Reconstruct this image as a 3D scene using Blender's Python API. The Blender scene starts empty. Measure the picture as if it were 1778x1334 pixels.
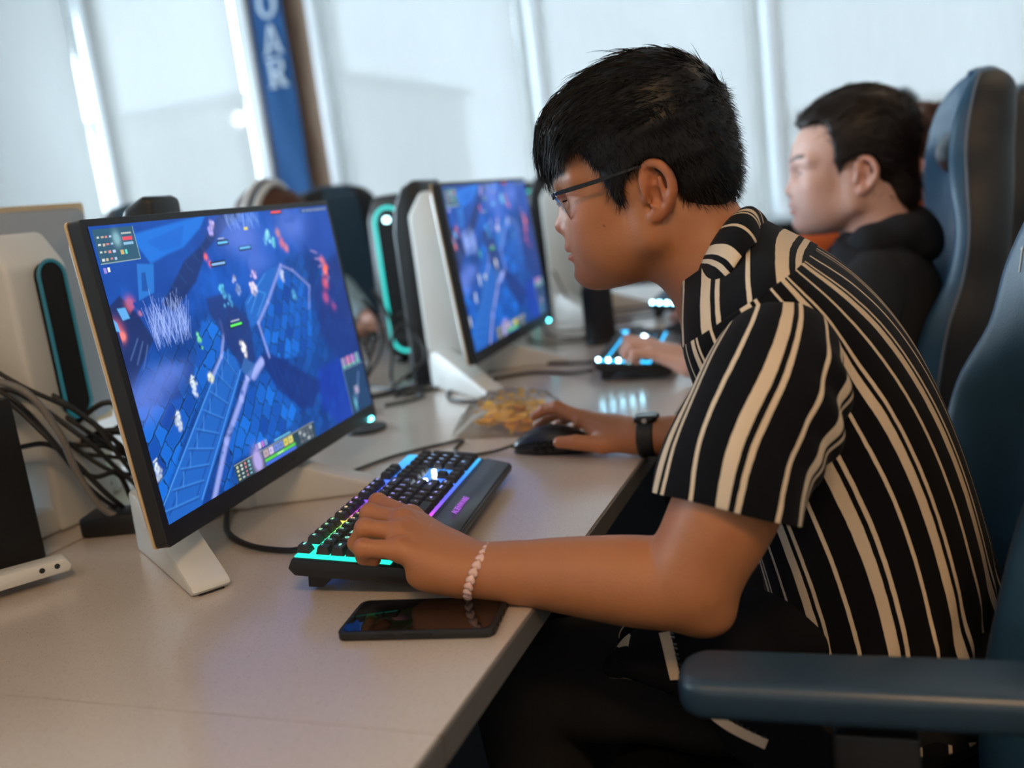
import bpy, bmesh, math, random, time
import numpy as np
from mathutils import Vector, Matrix
T0 = time.time()
random.seed(7); rng = np.random.default_rng(7)
SC = bpy.context.scene
COL = SC.collection
PI = math.pi
# ------------------------------------------------------------------ camera
CAM = np.array([0.0, 0.0, 1.14])
FPX = 1657.38                      # focal length in pixels for a 1778 px wide frame
_p, _r, _y = 0.190838, -0.125876, 0.373485     # pitch down, roll, yaw to the left of +Y
_fw = np.array([-math.sin(_y)*math.cos(_p), math.cos(_y)*math.cos(_p), -math.sin(_p)])
_rt = np.array([math.cos(_y), math.sin(_y), 0]); _up = np.cross(_rt, _fw)
_r2 = math.cos(_r)*_rt + math.sin(_r)*_up; _u2 = -math.sin(_r)*_rt + math.cos(_r)*_up
cd = bpy.data.cameras.new('camera'); cam = bpy.data.objects.new('camera', cd); COL.objects.link(cam)
cam.matrix_world = Matrix(((_r2[0], _u2[0], -_fw[0], CAM[0]), (_r2[1], _u2[1], -_fw[1], CAM[1]), (_r2[2], _u2[2], -_fw[2], CAM[2]), (0, 0, 0, 1)))
cd.sensor_width = 36; cd.lens = 36*FPX/1778; cd.clip_start = 0.02; cd.clip_end = 200
cd.dof.use_dof = True; cd.dof.focus_distance = 1.10; cd.dof.aperture_fstop = 2.4
SC.camera = cam
# ------------------------------------------------------------------ world: bright overcast sky
w = bpy.data.worlds.new('overcast_sky'); SC.world = w; w.use_nodes = True
nt = w.node_tree; bg = nt.nodes['Background']
bg.inputs[0].default_value = (0.73, 0.875, 1.0, 1); bg.inputs[1].default_value = 24.0
SC.view_settings.view_transform = 'Standard'; SC.view_settings.look = 'None'
SC.view_settings.gamma = 1; SC.view_settings.exposure = 0.32; SC.view_settings.use_curve_mapping = False
# ------------------------------------------------------------------ large ceiling lamps of the room (behind and above the camera)
def area_light(name, loc, size, power, color, rot=(0, 0, 0)):
    l = bpy.data.lights.new(name, 'AREA'); l.shape = 'RECTANGLE'; l.size, l.size_y = size
    l.energy = power; l.color = color
    o = bpy.data.objects.new(name, l); COL.objects.link(o); o.location = loc; o.rotation_euler = rot
    return o
LAMPS = [(-1.4, -1.3, 7), (0.9, -1.3, 46), (-3.8, 1.8, 2), (1.2, 3.0, 5)]
for i, (x, y, e) in enumerate(LAMPS):
    area_light('ceiling_lamp_light', (x, y, 3.42), (1.15, 0.55), e, (1.0, 0.60, 0.28))
def portal(name, loc, size, rot):            # guides the sampling of daylight through a window opening; gives no light of its own
    o = area_light(name, loc, size, 1, (1, 1, 1), rot); o.data.cycles.is_portal = True
portal('daylight_portal', (-7.80, 1.7, 2.05), (2.3, 6.6), (0, -math.pi/2, 0))
portal('daylight_portal', (-2.25, 6.35, 2.1), (9.4, 2.6), (-math.pi/2, 0, 0))
# ------------------------------------------------------------------ material helpers
def srgb(r, g, b):
    f = lambda c: (c/12.92 if c <= 0.04045 else ((c+0.055)/1.055)**2.4)
    return (f(r/255), f(g/255), f(b/255))
MATS = {}
class NT:
    def __init__(s, name):
        s.m = bpy.data.materials.new(name); s.m.use_nodes = True
        s.t = s.m.node_tree; s.b = s.t.nodes.get('Principled BSDF'); s.out = s.t.nodes.get('Material Output')
    def n(s, typ, **kw):
        nd = s.t.nodes.new(typ)
        for k, v in kw.items():
            if k.startswith('i_'):
                key = k[2:]
                key = int(key) if key.isdigit() else key
                nd.inputs[key].default_value = v
            else: setattr(nd, k, v)
        return nd
    def l(s, a, b): s.t.links.new(a, b)
    def set(s, **kw):
        for k, v in kw.items():
            nm = {'col': 'Base Color', 'rough': 'Roughness', 'metal': 'Metallic', 'spec': 'Specular IOR Level', 'trans': 'Transmission Weight', 'ior': 'IOR', 'em': 'Emission Color', 'ems': 'Emission Strength', 'alpha': 'Alpha', 'sheen': 'Sheen Weight', 'coat': 'Coat Weight', 'coatr': 'Coat Roughness', 'sss': 'Subsurface Weight', 'sssr': 'Subsurface Radius', 'ssss': 'Subsurface Scale'}[k]
            if k in ('col', 'em') and len(v) == 3: v = (*v, 1)
            s.b.inputs[nm].default_value = v
        return s
    def mathn(s, op, a, b=None, c=None):
        nd = s.n('ShaderNodeMath', operation=op)
        for i, v in enumerate((a, b, c)):
            if v is None: continue
            if isinstance(v, (int, float)): nd.inputs[i].default_value = v
            else: s.l(v, nd.inputs[i])
        return nd.outputs[0]
    def mixc(s, fac, a, b):
        nd = s.n('ShaderNodeMix', data_type='RGBA')
        for idx, v in ((0, fac), (6, a), (7, b)):
            if isinstance(v, (int, float)): nd.inputs[idx].default_value = v
            elif isinstance(v, tuple): nd.inputs[idx].default_value = (*v, 1) if len(v) == 3 else v
            else: s.l(v, nd.inputs[idx])
        return nd.outputs[2]
def mat(name, col, rough=0.5, var=0.12, scale=40.0, bump=0.0, bscale=None, **kw):
    """plain procedural surface: noise-varied colour, optional fine bump"""
    if name in MATS: return MATS[name]
    s = NT(name); s.set(rough=rough, **kw)
    tc = s.n('ShaderNodeTexCoord'); no = s.n('ShaderNodeTexNoise', i_Scale=scale, i_Detail=4.0)
    s.l(tc.outputs['Object'], no.inputs['Vector'])
    c2 = tuple(max(0, c*(1-var)) for c in col); c1 = tuple(min(1, c*(1+var)) for c in col)
    s.l(s.mixc(no.outputs['Fac'], c2, c1), s.b.inputs['Base Color'])
    if bump:
        nb = s.n('ShaderNodeTexNoise', i_Scale=bscale or scale*8, i_Detail=3.0); s.l(tc.outputs['Object'], nb.inputs['Vector'])
        bp = s.n('ShaderNodeBump', i_Strength=bump, i_Distance=0.002); s.l(nb.outputs['Fac'], bp.inputs['Height']); s.l(bp.outputs[0], s.b.inputs['Normal'])
    MATS[name] = s.m
    return s.m
def glow(name, col, strength, base=(0.02, 0.02, 0.02)):
    if name in MATS: return MATS[name]
    s = NT(name); s.set(col=base, em=col, ems=strength, rough=0.4); MATS[name] = s.m
    return s.m
# ------------------------------------------------------------------ object helpers
def tag(o, label=None, cat=None, group=None, kind=None):
    if label: o['label'] = label
    if cat: o['category'] = cat
    if group: o['group'] = group
    if kind: o['kind'] = kind
    return o
def empty(name, loc=(0, 0, 0), rot=(0, 0, 0)):
    o = bpy.data.objects.new(name, None); o.empty_display_size = 0.05; COL.objects.link(o)
    o.location = loc; o.rotation_euler = rot
    return o
def thing(name, label, cat, loc=(0, 0, 0), rotz=0, group=None):
    return tag(empty(name, loc, (0, 0, rotz)), label, cat, group)
def link(name, me, m, parent=None, smooth=False, loc=None, rot=None):
    o = bpy.data.objects.new(name, me); COL.objects.link(o)
    if m is not None and len(me.materials) == 0: me.materials.append(m)
    if parent is not None: o.parent = parent
    if loc is not None: o.location = loc
    if rot is not None: o.rotation_euler = rot
    if smooth and len(me.polygons): me.polygons.foreach_set('use_smooth', np.ones(len(me.polygons), bool))
    return o
def copy_tree(o, parent=None):
    c = o.copy(); COL.objects.link(c); c.parent = parent
    for ch in list(o.children): copy_tree(ch, c)
    return c
def shade_auto(o, ang=40):
    me = o.data
    me.polygons.foreach_set('use_smooth', np.ones(len(me.polygons), bool))
    bm = bmesh.new(); bm.from_mesh(me); c = math.radians(ang)
    for e in bm.edges:
        e.smooth = not (len(e.link_faces) == 2 and e.calc_face_angle(0) > c)
    bm.to_mesh(me); bm.free()
    return o
class MB:
    """collects shapes into one mesh"""
    def __init__(s): s.v = []; s.f = []
    def add(s, vs, fs):
        o = len(s.v); s.v += [tuple(map(float, v)) for v in vs]; s.f += [tuple(i+o for i in f) for f in fs]
        return s
    def box(s, c, d, R=None):
        vs = []
        for x in (-.5, .5):
            for y in (-.5, .5):
                for z in (-.5, .5):
                    p = np.array((x*d[0], y*d[1], z*d[2]))
                    if R is not None: p = np.array(R) @ p
                    vs.append(p+np.array(c))
        return s.add(vs, [(0, 1, 3, 2), (4, 6, 7, 5), (0, 4, 5, 1), (2, 3, 7, 6), (0, 2, 6, 4), (1, 5, 7, 3)])
    def prism(s, poly, lo, hi, axis=2):
        """poly: 2D points, extruded along axis from lo to hi (axis 2: xy, 1: xz, 0: yz)"""
        n = len(poly)
        def P(a, b, h): return (a, b, h) if axis == 2 else ((a, h, b) if axis == 1 else (h, a, b))
        vs = [P(a, b, lo) for a, b in poly]+[P(a, b, hi) for a, b in poly]
        return s.add(vs, [tuple(range(n))[::-1], tuple(range(n, 2*n))]+[(i, (i+1) % n, n+(i+1) % n, n+i) for i in range(n)])
    def loft(s, rings, closed=True, cap=True):
        n = len(rings[0]); vs = [p for r in rings for p in r]; fs = []
        for i in range(len(rings)-1):
            for j in range(n if closed else n-1):
                k = (j+1) % n
                fs.append((i*n+j, i*n+k, (i+1)*n+k, (i+1)*n+j))
        if cap and closed:
            fs.append(tuple(range(n))[::-1]); fs.append(tuple(range((len(rings)-1)*n, len(rings)*n)))
        return s.add(vs, fs)
    def tube(s, pts, r, n=8, cap=True):
        pts = np.asarray(pts, float); rs = np.broadcast_to(np.asarray(r, float), (len(pts),))
        t = np.gradient(pts, axis=0); t /= np.maximum(np.linalg.norm(t, axis=1, keepdims=True), 1e-9)
        a = np.cross(t[0], (0, 0, 1)) if abs(t[0][2]) < .9 else np.cross(t[0], (1, 0, 0))
        a /= np.linalg.norm(a); rings = []
        for i in range(len(pts)):
            a = a-t[i]*(a@t[i]); a /= np.linalg.norm(a); b = np.cross(t[i], a)
            rings.append([pts[i]+rs[i]*(a*math.cos(q)+b*math.sin(q)) for q in np.arange(n)*2*PI/n])
        return s.loft(rings, True, cap)
    def lathe(s, prof, c=(0, 0, 0), n=24, axis=2):
        rings = []
        for r, h in prof:
            ring = []
            for q in np.arange(n)*2*PI/n:
                a, b = r*math.cos(q), r*math.sin(q)
                p = (a, b, h) if axis == 2 else ((a, h, b) if axis == 1 else (h, a, b))
                ring.append(np.array(p)+np.array(c))
            rings.append(ring)
        return s.loft(rings)
    def mesh(s, name):
        me = bpy.data.meshes.new(name); me.from_pydata(s.v, [], s.f); me.update()
        bm = bmesh.new(); bm.from_mesh(me); bmesh.ops.recalc_face_normals(bm, faces=bm.faces); bm.to_mesh(me); bm.free()
        return me
    def build(s, name, m, parent=None, smooth=False, bevel=0, seg=2, auto=None, loc=None, rot=None):
        me = s.mesh(name)
        if bevel:
            bm = bmesh.new(); bm.from_mesh(me)
            es = [e for e in bm.edges if len(e.link_faces) == 2 and e.calc_face_angle(0) > 0.5]
            bmesh.ops.bevel(bm, geom=es, offset=bevel, segments=seg, affect='EDGES', clamp_overlap=True, profile=0.5)
            bm.to_mesh(me); bm.free()
        o = link(name, me, m, parent, smooth, loc, rot)
        if auto or bevel: shade_auto(o, auto or 35)
        return o
def catmull(pts, n=8, closed=False):
    P = np.asarray(pts, float); out = []
    m = len(P); rngi = range(m if closed else m-1)
    for i in rngi:
        p0, p1, p2, p3 = (P[(i-1) % m], P[i], P[(i+1) % m], P[(i+2) % m]) if closed else (P[max(i-1, 0)], P[i], P[i+1], P[min(i+2, m-1)])
        for k in range(n):
            t = k/n
            out.append(.5*((2*p1)+(-p0+p2)*t+(2*p0-5*p1+4*p2-p3)*t*t+(-p0+3*p1-3*p2+p3)*t**3))
    if not closed: out.append(P[-1])
    return np.array(out)
def rotz(a): c, s = math.cos(a), math.sin(a); return np.array(((c, -s, 0), (s, c, 0), (0, 0, 1)))
def roty(a): c, s = math.cos(a), math.sin(a); return np.array(((c, 0, s), (0, 1, 0), (-s, 0, c)))
def rotx(a): c, s = math.cos(a), math.sin(a); return np.array(((1, 0, 0), (0, c, -s), (0, s, c)))
# ------------------------------------------------------------------ smooth solids: distance field on a grid + surface nets
class Field:
    PAD = 0.028
    def __init__(s, lo, hi, res):
        s.lo = np.array(lo, float); s.res = res
        s.n = np.ceil((np.array(hi)-s.lo)/res).astype(int)+1
        s.d = np.full(tuple(s.n), 1.0, np.float32); s.O = np.zeros(3); s.M = np.eye(3); s.k = 1.0
    def frame(s, O=(0, 0, 0), M=None, k=1.0): s.O = np.array(O, float); s.M = np.eye(3) if M is None else np.array(M); s.k = k; return s
    def _sl(s, lo, hi, pad):
        a = np.clip(np.floor((np.array(lo)-pad-s.lo)/s.res).astype(int), 0, s.n); b = np.clip(np.ceil((np.array(hi)+pad-s.lo)/s.res).astype(int)+1, 0, s.n)
        if np.any(b <= a): return None, None
        sl = tuple(slice(x, y) for x, y in zip(a, b))
        g = np.meshgrid(*[(np.arange(x, y)*s.res+l).astype(np.float32) for x, y, l in zip(a, b, s.lo)], indexing='ij', sparse=True)
        return sl, g
    def op(s, fn, lo, hi, k, mode):
        sl, g = s._sl(lo, hi, max(s.PAD, k*1.2))
        if sl is None: return s
        b = fn(*g).astype(np.float32); a = s.d[sl]
        if mode == 'sub': a, b = a, -b
        if mode == 'add':
            if k <= 0: s.d[sl] = np.minimum(a, b)
            else:
                h = np.clip(.5+.5*(b-a)/k, 0, 1); s.d[sl] = b+(a-b)*h-k*h*(1-h)
        else:
            if k <= 0: s.d[sl] = np.maximum(a, b)
            else:
                h = np.clip(.5-.5*(b-a)/k, 0, 1); s.d[sl] = b+(a-b)*h+k*h*(1-h)
        return s
    def cone(s, a, b, ra, rb, k=0.01, mode='add'):
        a = s.O+s.M@np.array(a, float)*s.k; b = s.O+s.M@np.array(b, float)*s.k; ra, rb, k = ra*s.k, rb*s.k, k*s.k; ba = b-a; L2 = float(ba@ba)+1e-12
        def fn(x, y, z):
            t = np.clip(((x-a[0])*ba[0]+(y-a[1])*ba[1]+(z-a[2])*ba[2])/L2, 0, 1)
            return np.sqrt((x-a[0]-t*ba[0])**2+(y-a[1]-t*ba[1])**2+(z-a[2]-t*ba[2])**2)-(ra+(rb-ra)*t)
        R = max(ra, rb)
        return s.op(fn, np.minimum(a, b)-R, np.maximum(a, b)+R, k, mode)
    def limb(s, pts, rs, k=.02, n=5):
        C = catmull(np.column_stack([np.array(pts, float), rs]), n)
        for i in range(len(C)-1): s.cone(C[i, :3], C[i+1, :3], C[i, 3], C[i+1, 3], k if i == 0 else .004)
        return s
    def chain(s, pts, rs, k=0.006, kin=None):
        for i in range(len(pts)-1): s.cone(pts[i], pts[i+1], rs[i], rs[i+1], k if i == 0 or kin is None else kin)
        return s
    def ell(s, c, r, R=None, k=0.01, mode='add'):
        c = s.O+s.M@np.array(c, float)*s.k; r = np.array(r, float)*s.k; k = k*s.k; M = s.M@(np.eye(3) if R is None else np.array(R))
        rot = not np.allclose(M, np.eye(3))
        def fn(x, y, z):
            X, Y, Z = x-c[0], y-c[1], z-c[2]
            u = M[0, 0]*X+M[1, 0]*Y+M[2, 0]*Z; v = M[0, 1]*X+M[1, 1]*Y+M[2, 1]*Z; q = M[0, 2]*X+M[1, 2]*Y+M[2, 2]*Z
            k0 = np.sqrt((u/r[0])**2+(v/r[1])**2+(q/r[2])**2); k1 = np.sqrt((u/r[0]**2)**2+(v/r[1]**2)**2+(q/r[2]**2)**2)
            return k0*(k0-1)/np.maximum(k1, 1e-6)
        m = np.sqrt((M**2)@(r**2)) if rot else r
        return s.op(fn, c-m, c+m, k, mode)
    def sphere(s, c, r, k=0.01, mode='add'): return s.ell(c, (r, r, r), None, k, mode)
    def nets(s, smooth=1):
        d = s.d; neg = d < 0
        nx, ny, nz = (np.array(d.shape)-1)
        cnt = np.zeros((nx, ny, nz), np.int8)
        for i in (0, 1):
            for j in (0, 1):
                for k in (0, 1): cnt += neg[i:nx+i, j:ny+j, k:nz+k]
        act = (cnt > 0) & (cnt < 8); del cnt
        I = np.argwhere(act); idx = np.full(act.shape, -1, np.int32); idx[act] = np.arange(len(I))
        acc = np.zeros((len(I), 3)); num = np.zeros(len(I))
        C = {}
        for i in (0, 1):
            for j in (0, 1):
                for k in (0, 1): C[i, j, k] = d[I[:, 0]+i, I[:, 1]+j, I[:, 2]+k].astype(np.float64)
        for a, b in [((0,0,0),(1,0,0)),((0,1,0),(1,1,0)),((0,0,1),(1,0,1)),((0,1,1),(1,1,1)),((0,0,0),(0,1,0)),((1,0,0),(1,1,0)),((0,0,1),(0,1,1)),((1,0,1),(1,1,1)),((0,0,0),(0,0,1)),((1,0,0),(1,0,1)),((0,1,0),(0,1,1)),((1,1,0),(1,1,1))]:
            va, vb = C[a], C[b]; m = (va < 0) != (vb < 0)
            t = np.where(m, va/np.where(va == vb, 1, va-vb), 0)[:, None]
            p = np.array(a)+t*(np.array(b)-np.array(a)); acc[m] += p[m]; num[m] += 1
        V = s.lo+(I+acc/num[:, None])*s.res
        F = []
        for ax in range(3):
            sl0 = [slice(None)]*3; sl1 = [slice(None)]*3; sl0[ax] = slice(0, -1); sl1[ax] = slice(1, None)
            n0 = neg[tuple(sl0)]; n1 = neg[tuple(sl1)]
            E = np.argwhere(n0 != n1); u, v = [(1, 2), (2, 0), (0, 1)][ax]
            ok = (E[:, u] > 0) & (E[:, v] > 0) & (E[:, u] < act.shape[u]) & (E[:, v] < act.shape[v]); E = E[ok]
            def at(du, dv):
                q = E.copy(); q[:, u] -= du; q[:, v] -= dv
                return idx[q[:, 0], q[:, 1], q[:, 2]]
            Q = np.stack([at(1, 1), at(0, 1), at(0, 0), at(1, 0)], 1)
            fl = n1[E[:, 0], E[:, 1], E[:, 2]]
            Q[fl] = Q[fl][:, ::-1]; F.append(Q)
        F = np.concatenate(F); F = F[(F >= 0).all(1)]
        for _ in range(smooth):
            S = np.zeros_like(V); c = np.zeros(len(V))
            for a, b in ((0, 1), (1, 2), (2, 3), (3, 0)):
                np.add.at(S, F[:, a], V[F[:, b]]); np.add.at(c, F[:, a], 1); np.add.at(S, F[:, b], V[F[:, a]]); np.add.at(c, F[:, b], 1)
            V = .5*V+.5*S/np.maximum(c, 1)[:, None]
        return V, F
def vnormals(V, F):
    n = np.cross(V[F[:, 2]]-V[F[:, 0]], V[F[:, 3]]-V[F[:, 1]]) if F.shape[1] == 4 else np.cross(V[F[:, 1]]-V[F[:, 0]], V[F[:, 2]]-V[F[:, 0]])
    N = np.zeros_like(V)
    for i in range(F.shape[1]): np.add.at(N, F[:, i], n)
    return N/np.maximum(np.linalg.norm(N, axis=1, keepdims=True), 1e-12)
def np_mesh(name, V, F, attrs=None, cols=None):
    """fast mesh from arrays, with float point attributes and point colours"""
    V = np.asarray(V, np.float32); F = np.asarray(F, np.int32); k = F.shape[1]
    me = bpy.data.meshes.new(name); me.vertices.add(len(V)); me.vertices.foreach_set('co', V.ravel())
    me.loops.add(F.size); me.loops.foreach_set('vertex_index', F.ravel())
    me.polygons.add(len(F)); me.polygons.foreach_set('loop_start', np.arange(len(F), dtype=np.int32)*k)
    me.polygons.foreach_set('use_smooth', np.ones(len(F), bool))
    for nm, a in (attrs or {}).items():
        at = me.attributes.new(nm, 'FLOAT', 'POINT'); at.data.foreach_set('value', np.asarray(a, np.float32).ravel())
    for nm, a in (cols or {}).items():
        at = me.attributes.new(nm, 'FLOAT_COLOR', 'POINT'); a = np.asarray(a, np.float32)
        if a.shape[1] == 3: a = np.concatenate([a, np.ones((len(a), 1), np.float32)], 1)
        at.data.foreach_set('color', a.ravel())
    me.update(calc_edges=True); me.validate()
    return me
def sstep(a, b, x): t = np.clip((x-a)/(b-a), 0, 1); return t*t*(3-2*t)
def poly_sdf(px, py, poly):
    """signed distance to a 2D polygon"""
    P = np.asarray(poly, float); d = np.full(np.broadcast(px, py).shape, 1e9); s = np.ones_like(d)
    for i in range(len(P)):
        a = P[i]; b = P[i-1]; e = b-a; wx, wy = px-a[0], py-a[1]
        t = np.clip((wx*e[0]+wy*e[1])/(e@e), 0, 1); bx, by = wx-e[0]*t, wy-e[1]*t
        d = np.minimum(d, bx*bx+by*by)
        c1 = py >= a[1]; c2 = py < b[1]; c3 = e[0]*wy > e[1]*wx
        f = (c1 & c2 & c3) | (~c1 & ~c2 & ~c3); s = np.where(f, -s, s)
    return s*np.sqrt(d)
# ================================================================== the room
ZD = 0.73                                   # desk top
WY = 6.0                                    # window wall
WALLM = mat('painted_wall', srgb(196, 194, 190), .8, .05, 3)
FLOORM = mat('dark_carpet', (.004, .004, .004), 1.0, .3, 260, .5, 900, spec=.03)
CEILM = mat('ceiling_tile', (.55, .53, .50), .9, .05, 6)
WHITEF = mat('white_window_frame', (.88, .90, .92), .35, .03, 8)
RX0, RX1, RY0, ZC = -7.6, 2.9, -2.6, 3.5
WT = 3.35
def slab(name, lo, hi, m, parent=None, kind='structure', bevel=0):
    c = [(a+b)/2 for a, b in zip(lo, hi)]; d = [b-a for a, b in zip(lo, hi)]
    o = MB().box(c, d).build(name, m, parent, bevel=bevel)
    if parent is None: tag(o, kind=kind)
    return o
slab('floor', (RX0-.2, RY0-.2, -.12), (RX1+.2, WY+.2, 0), FLOORM)
slab('ceiling', (RX0-.2, RY0-.2, ZC), (RX1+.2, WY+.2, ZC+.12), CEILM)
wl = slab('wall_left', (RX0-.15, RY0-.15, 0), (RX0, WY+.15, .9), WALLM)
slab('header', (RX0-.15, RY0-.15, 3.2), (RX0, WY+.15, ZC), WALLM, wl); slab('pier', (RX0-.15, RY0-.15, .9), (RX0, -1.6, 3.2), WALLM, wl); slab('pier', (RX0-.15, 5.0, .9), (RX0, WY+.15, 3.2), WALLM, wl)
slab('wall_right', (RX1, RY0-.15, 0), (RX1+.15, WY+.15, ZC), WALLM)
slab('wall_back', (RX0, RY0-.15, 0), (RX1, RY0, ZC), WALLM)
# window wall: parapet, header, piers
SILL = 0.80
wf = slab('wall_front', (RX0, WY, 0), (RX1, WY+.22, SILL), mat('dark_parapet', (.025, .027, .03), .7, .2, 9))
slab('header', (RX0, WY, WT), (RX1, WY+.22, ZC), WALLM, wf)
PIER = mat('brown_pier', srgb(140, 112, 92), .75, .08, 4)
slab('pier', (-3.93, WY-.05, SILL), (-3.44, WY+.22, WT), PIER, wf)
MULL = [-6.85, -5.40, -3.97, -3.40, -1.93, -0.52, .93, 2.36]
PANES = [(-6.85, -5.40), (-5.40, -3.97), (-3.40, -1.93), (-1.93, -.52), (-.52, .93), (.93, 2.36)]
slab('pier', (RX0, WY, SILL), (-6.9, WY+.22, WT), WALLM, wf); slab('pier', (2.42, WY, SILL), (RX1, WY+.22, WT), WALLM, wf)
sl = MB().box((-2.35, WY-.13, SILL+.030), (10.4, .30, .035)).build('trim_1', mat('pale_sill', (.60, .68, .72), .25, .05, 6), None, bevel=.006)
tag(sl, kind='structure')
GL = NT('window_glass'); GL.t.nodes.remove(GL.b)
_tr = GL.n('ShaderNodeBsdfTransparent', i_Color=(.93, .96, .97, 1)); _gl = GL.n('ShaderNodeBsdfGlossy', i_Roughness=.02); _fr = GL.n('ShaderNodeFresnel', i_IOR=1.45)
_mx = GL.n('ShaderNodeMixShader'); GL.l(_fr.outputs[0], _mx.inputs[0]); GL.l(_tr.outputs[0], _mx.inputs[1]); GL.l(_gl.outputs[0], _mx.inputs[2]); GL.l(_mx.outputs[0], GL.out.inputs[0])
SH = NT('roller_shade_fabric'); SH.t.nodes.remove(SH.b)
_tc = SH.n('ShaderNodeTexCoord'); _wv = SH.n('ShaderNodeTexNoise', i_Scale=90.0, i_Detail=3.0); _mp = SH.n('ShaderNodeMapping'); _mp.inputs['Scale'].default_value = (1, 1, .04)
SH.l(_tc.outputs['Object'], _mp.inputs[0]); SH.l(_mp.outputs[0], _wv.inputs['Vector'])
_c = SH.mixc(_wv.outputs['Fac'], (.38, .375, .362), (.46, .455, .44))
_d = SH.n('ShaderNodeBsdfDiffuse'); _t = SH.n('ShaderNodeBsdfTranslucent'); _p = SH.n('ShaderNodeBsdfTransparent')
SH.l(_c, _d.inputs[0]); SH.l(_c, _t.inputs[0])
_m1 = SH.n('ShaderNodeMixShader', i_0=.118); SH.l(_d.outputs[0], _m1.inputs[1]); SH.l(_t.outputs[0], _m1.inputs[2])
_m2 = SH.n('ShaderNodeMixShader', i_0=.010); SH.l(_m1.outputs[0], _m2.inputs[1]); SH.l(_p.outputs[0], _m2.inputs[2]); SH.l(_m2.outputs[0], SH.out.inputs[0])
GD = NT('thin_bright_strip'); GD.t.nodes.remove(GD.b)  # translucent film for the added bright strips beside the shades
_gd = GD.n('ShaderNodeBsdfDiffuse', i_Color=(.8, .82, .82, 1)); _gt = GD.n('ShaderNodeBsdfTranslucent', i_Color=(.86, .90, .90, 1)); _gm = GD.n('ShaderNodeMixShader', i_0=.15); GD.l(_gd.outputs[0], _gm.inputs[1]); GD.l(_gt.outputs[0], _gm.inputs[2]); GD.l(_gm.outputs[0], GD.out.inputs[0])
lab = ['roller shade over the window at the far end of the room', 'pale roller shade hanging between brown corner post and blue banner', 'pale roller shade just beyond the blue banner', 'pale roller shade behind the striped-shirt man\'s head', 'bluish roller shade behind the black gaming chair', 'roller shade over the last window beside the chairs']
for i, (a, b) in enumerate(PANES):
    wn = tag(empty('window_%d' % (i+1), ((a+b)/2, WY+.1, SILL)), kind='structure')
    hw, H = (b-a)/2, WT-SILL
    for nm, c, d in (('window_frame', (-hw+.03, 0, H/2), (.06, .12, H)), ('window_frame', (hw-.03, 0, H/2), (.06, .12, H)), ('window_frame', (0, 0, .04), (2*hw-.12, .12, .08)), ('window_frame', (0, 0, H-.03), (2*hw-.12, .12, .06))):
        MB().box(c, d).build(nm, WHITEF, wn, bevel=.006)
    MB().box((0, .02, H/2), (2*hw-.12, .008, H-.14)).build('window_pane', GL.m, wn)
    # roller shade hangs in front of the glass
    bot = .13 if i < 2 else .07
    if i == 2: bot = .40
    sd = thing('roller_shade', lab[i], 'blind', ((a+b)/2, WY-.06, SILL), 0, 'window shades')
    n = 14; rows = []
    for z in (bot, .8, 1.4, H-.05):
        rows.append([(x, .012*math.sin(x*5+z), z) for x in np.linspace(-hw+.09, hw-.075, n)])
    MB().loft(rows, closed=False).build('shade_cloth', SH.m, sd, smooth=True)
    MB().box((.0075, 0, bot-.012), (2*hw-.165, .018, .028)).build('hem_bar', WHITEF, sd, bevel=.004)
    for gx0, gx1 in ((hw-.085, hw-.012), (-hw+.012, -hw+.100)):
        MB().box(((gx0+gx1)/2, .020, H/2), (gx1-gx0, .003, H-.04)).build('bright_gap_strip', GD.m, sd)  # added strip, lets daylight through so the gap looks evenly bright
    MB().lathe([(.001, -hw+.06), (.035, -hw+.06), (.035, hw-.08), (.001, hw-.08)], (0, 0, H-.02), 16, 0).build('roller', WHITEF, sd, smooth=False, auto=40)
for i in range(4):                           # the windows of the side wall, out of view to the left
    y0, y1 = -1.6+i*1.65, -1.6+(i+1)*1.65; wn = tag(empty('window_%d' % (i+7), (RX0-.07, (y0+y1)/2, .9)), kind='structure')
    for c, d in (((0, -.79, 1.15), (.12, .07, 2.3)), ((0, .79, 1.15), (.12, .07, 2.3)), ((0, 0, .04), (.12, 1.51, .08)), ((0, 0, 2.26), (.12, 1.51, .08)), ((0, 0, 1.2), (.10, 1.51, .05))): MB().box(c, d).build('window_frame', WHITEF, wn, bevel=.005)
    MB().box((.02, 0, 1.15), (.008, 1.51, 2.14)).build('window_pane', GL.m, wn)
# posts between the panes, seen from the room
for i, x in enumerate((-5.40, -1.93, -.52, .93)):
    o = MB().box((x+.055, WY-.02, (SILL+WT)/2), (.075, .10, WT-SILL)).build('trim_%d' % (i+2), WHITEF, None, bevel=.008); tag(o, kind='structure')
for i, x in enumerate((-3.96, -3.42)):
    o = MB().box((x, WY-.04, (SILL+WT)/2), (.075, .08, WT-SILL)).build('trim_%d' % (i+6), WHITEF, None, bevel=.008); tag(o, kind='structure')
o = MB().box((-5.275, WY-.01, (SILL+WT)/2), (.14, .05, WT-SILL)).build('trim_8', mat('tan_post', srgb(222, 200, 172), .7, .05, 5), None, bevel=.005); tag(o, kind='structure')
# heater grille under the sill
gr = thing('heater_grille', 'long dark slotted heater under the window sill', 'heater', (0, WY-.12, 0))
MB().box((-2.35, 0, .40), (10.3, .20, .66)).build('casing', mat('dark_grey_metal', (.02, .021, .024), .5, .2, 12), gr, bevel=.008)
sm = MB().box((0, 0, 0), (.055, .012, .20)).mesh('slat')
for i in range(60):
    link('slat', sm, mat('grey_slat', (.035, .034, .033), .5), gr, loc=(-3.8+i*.11, -.105, .60))
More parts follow.
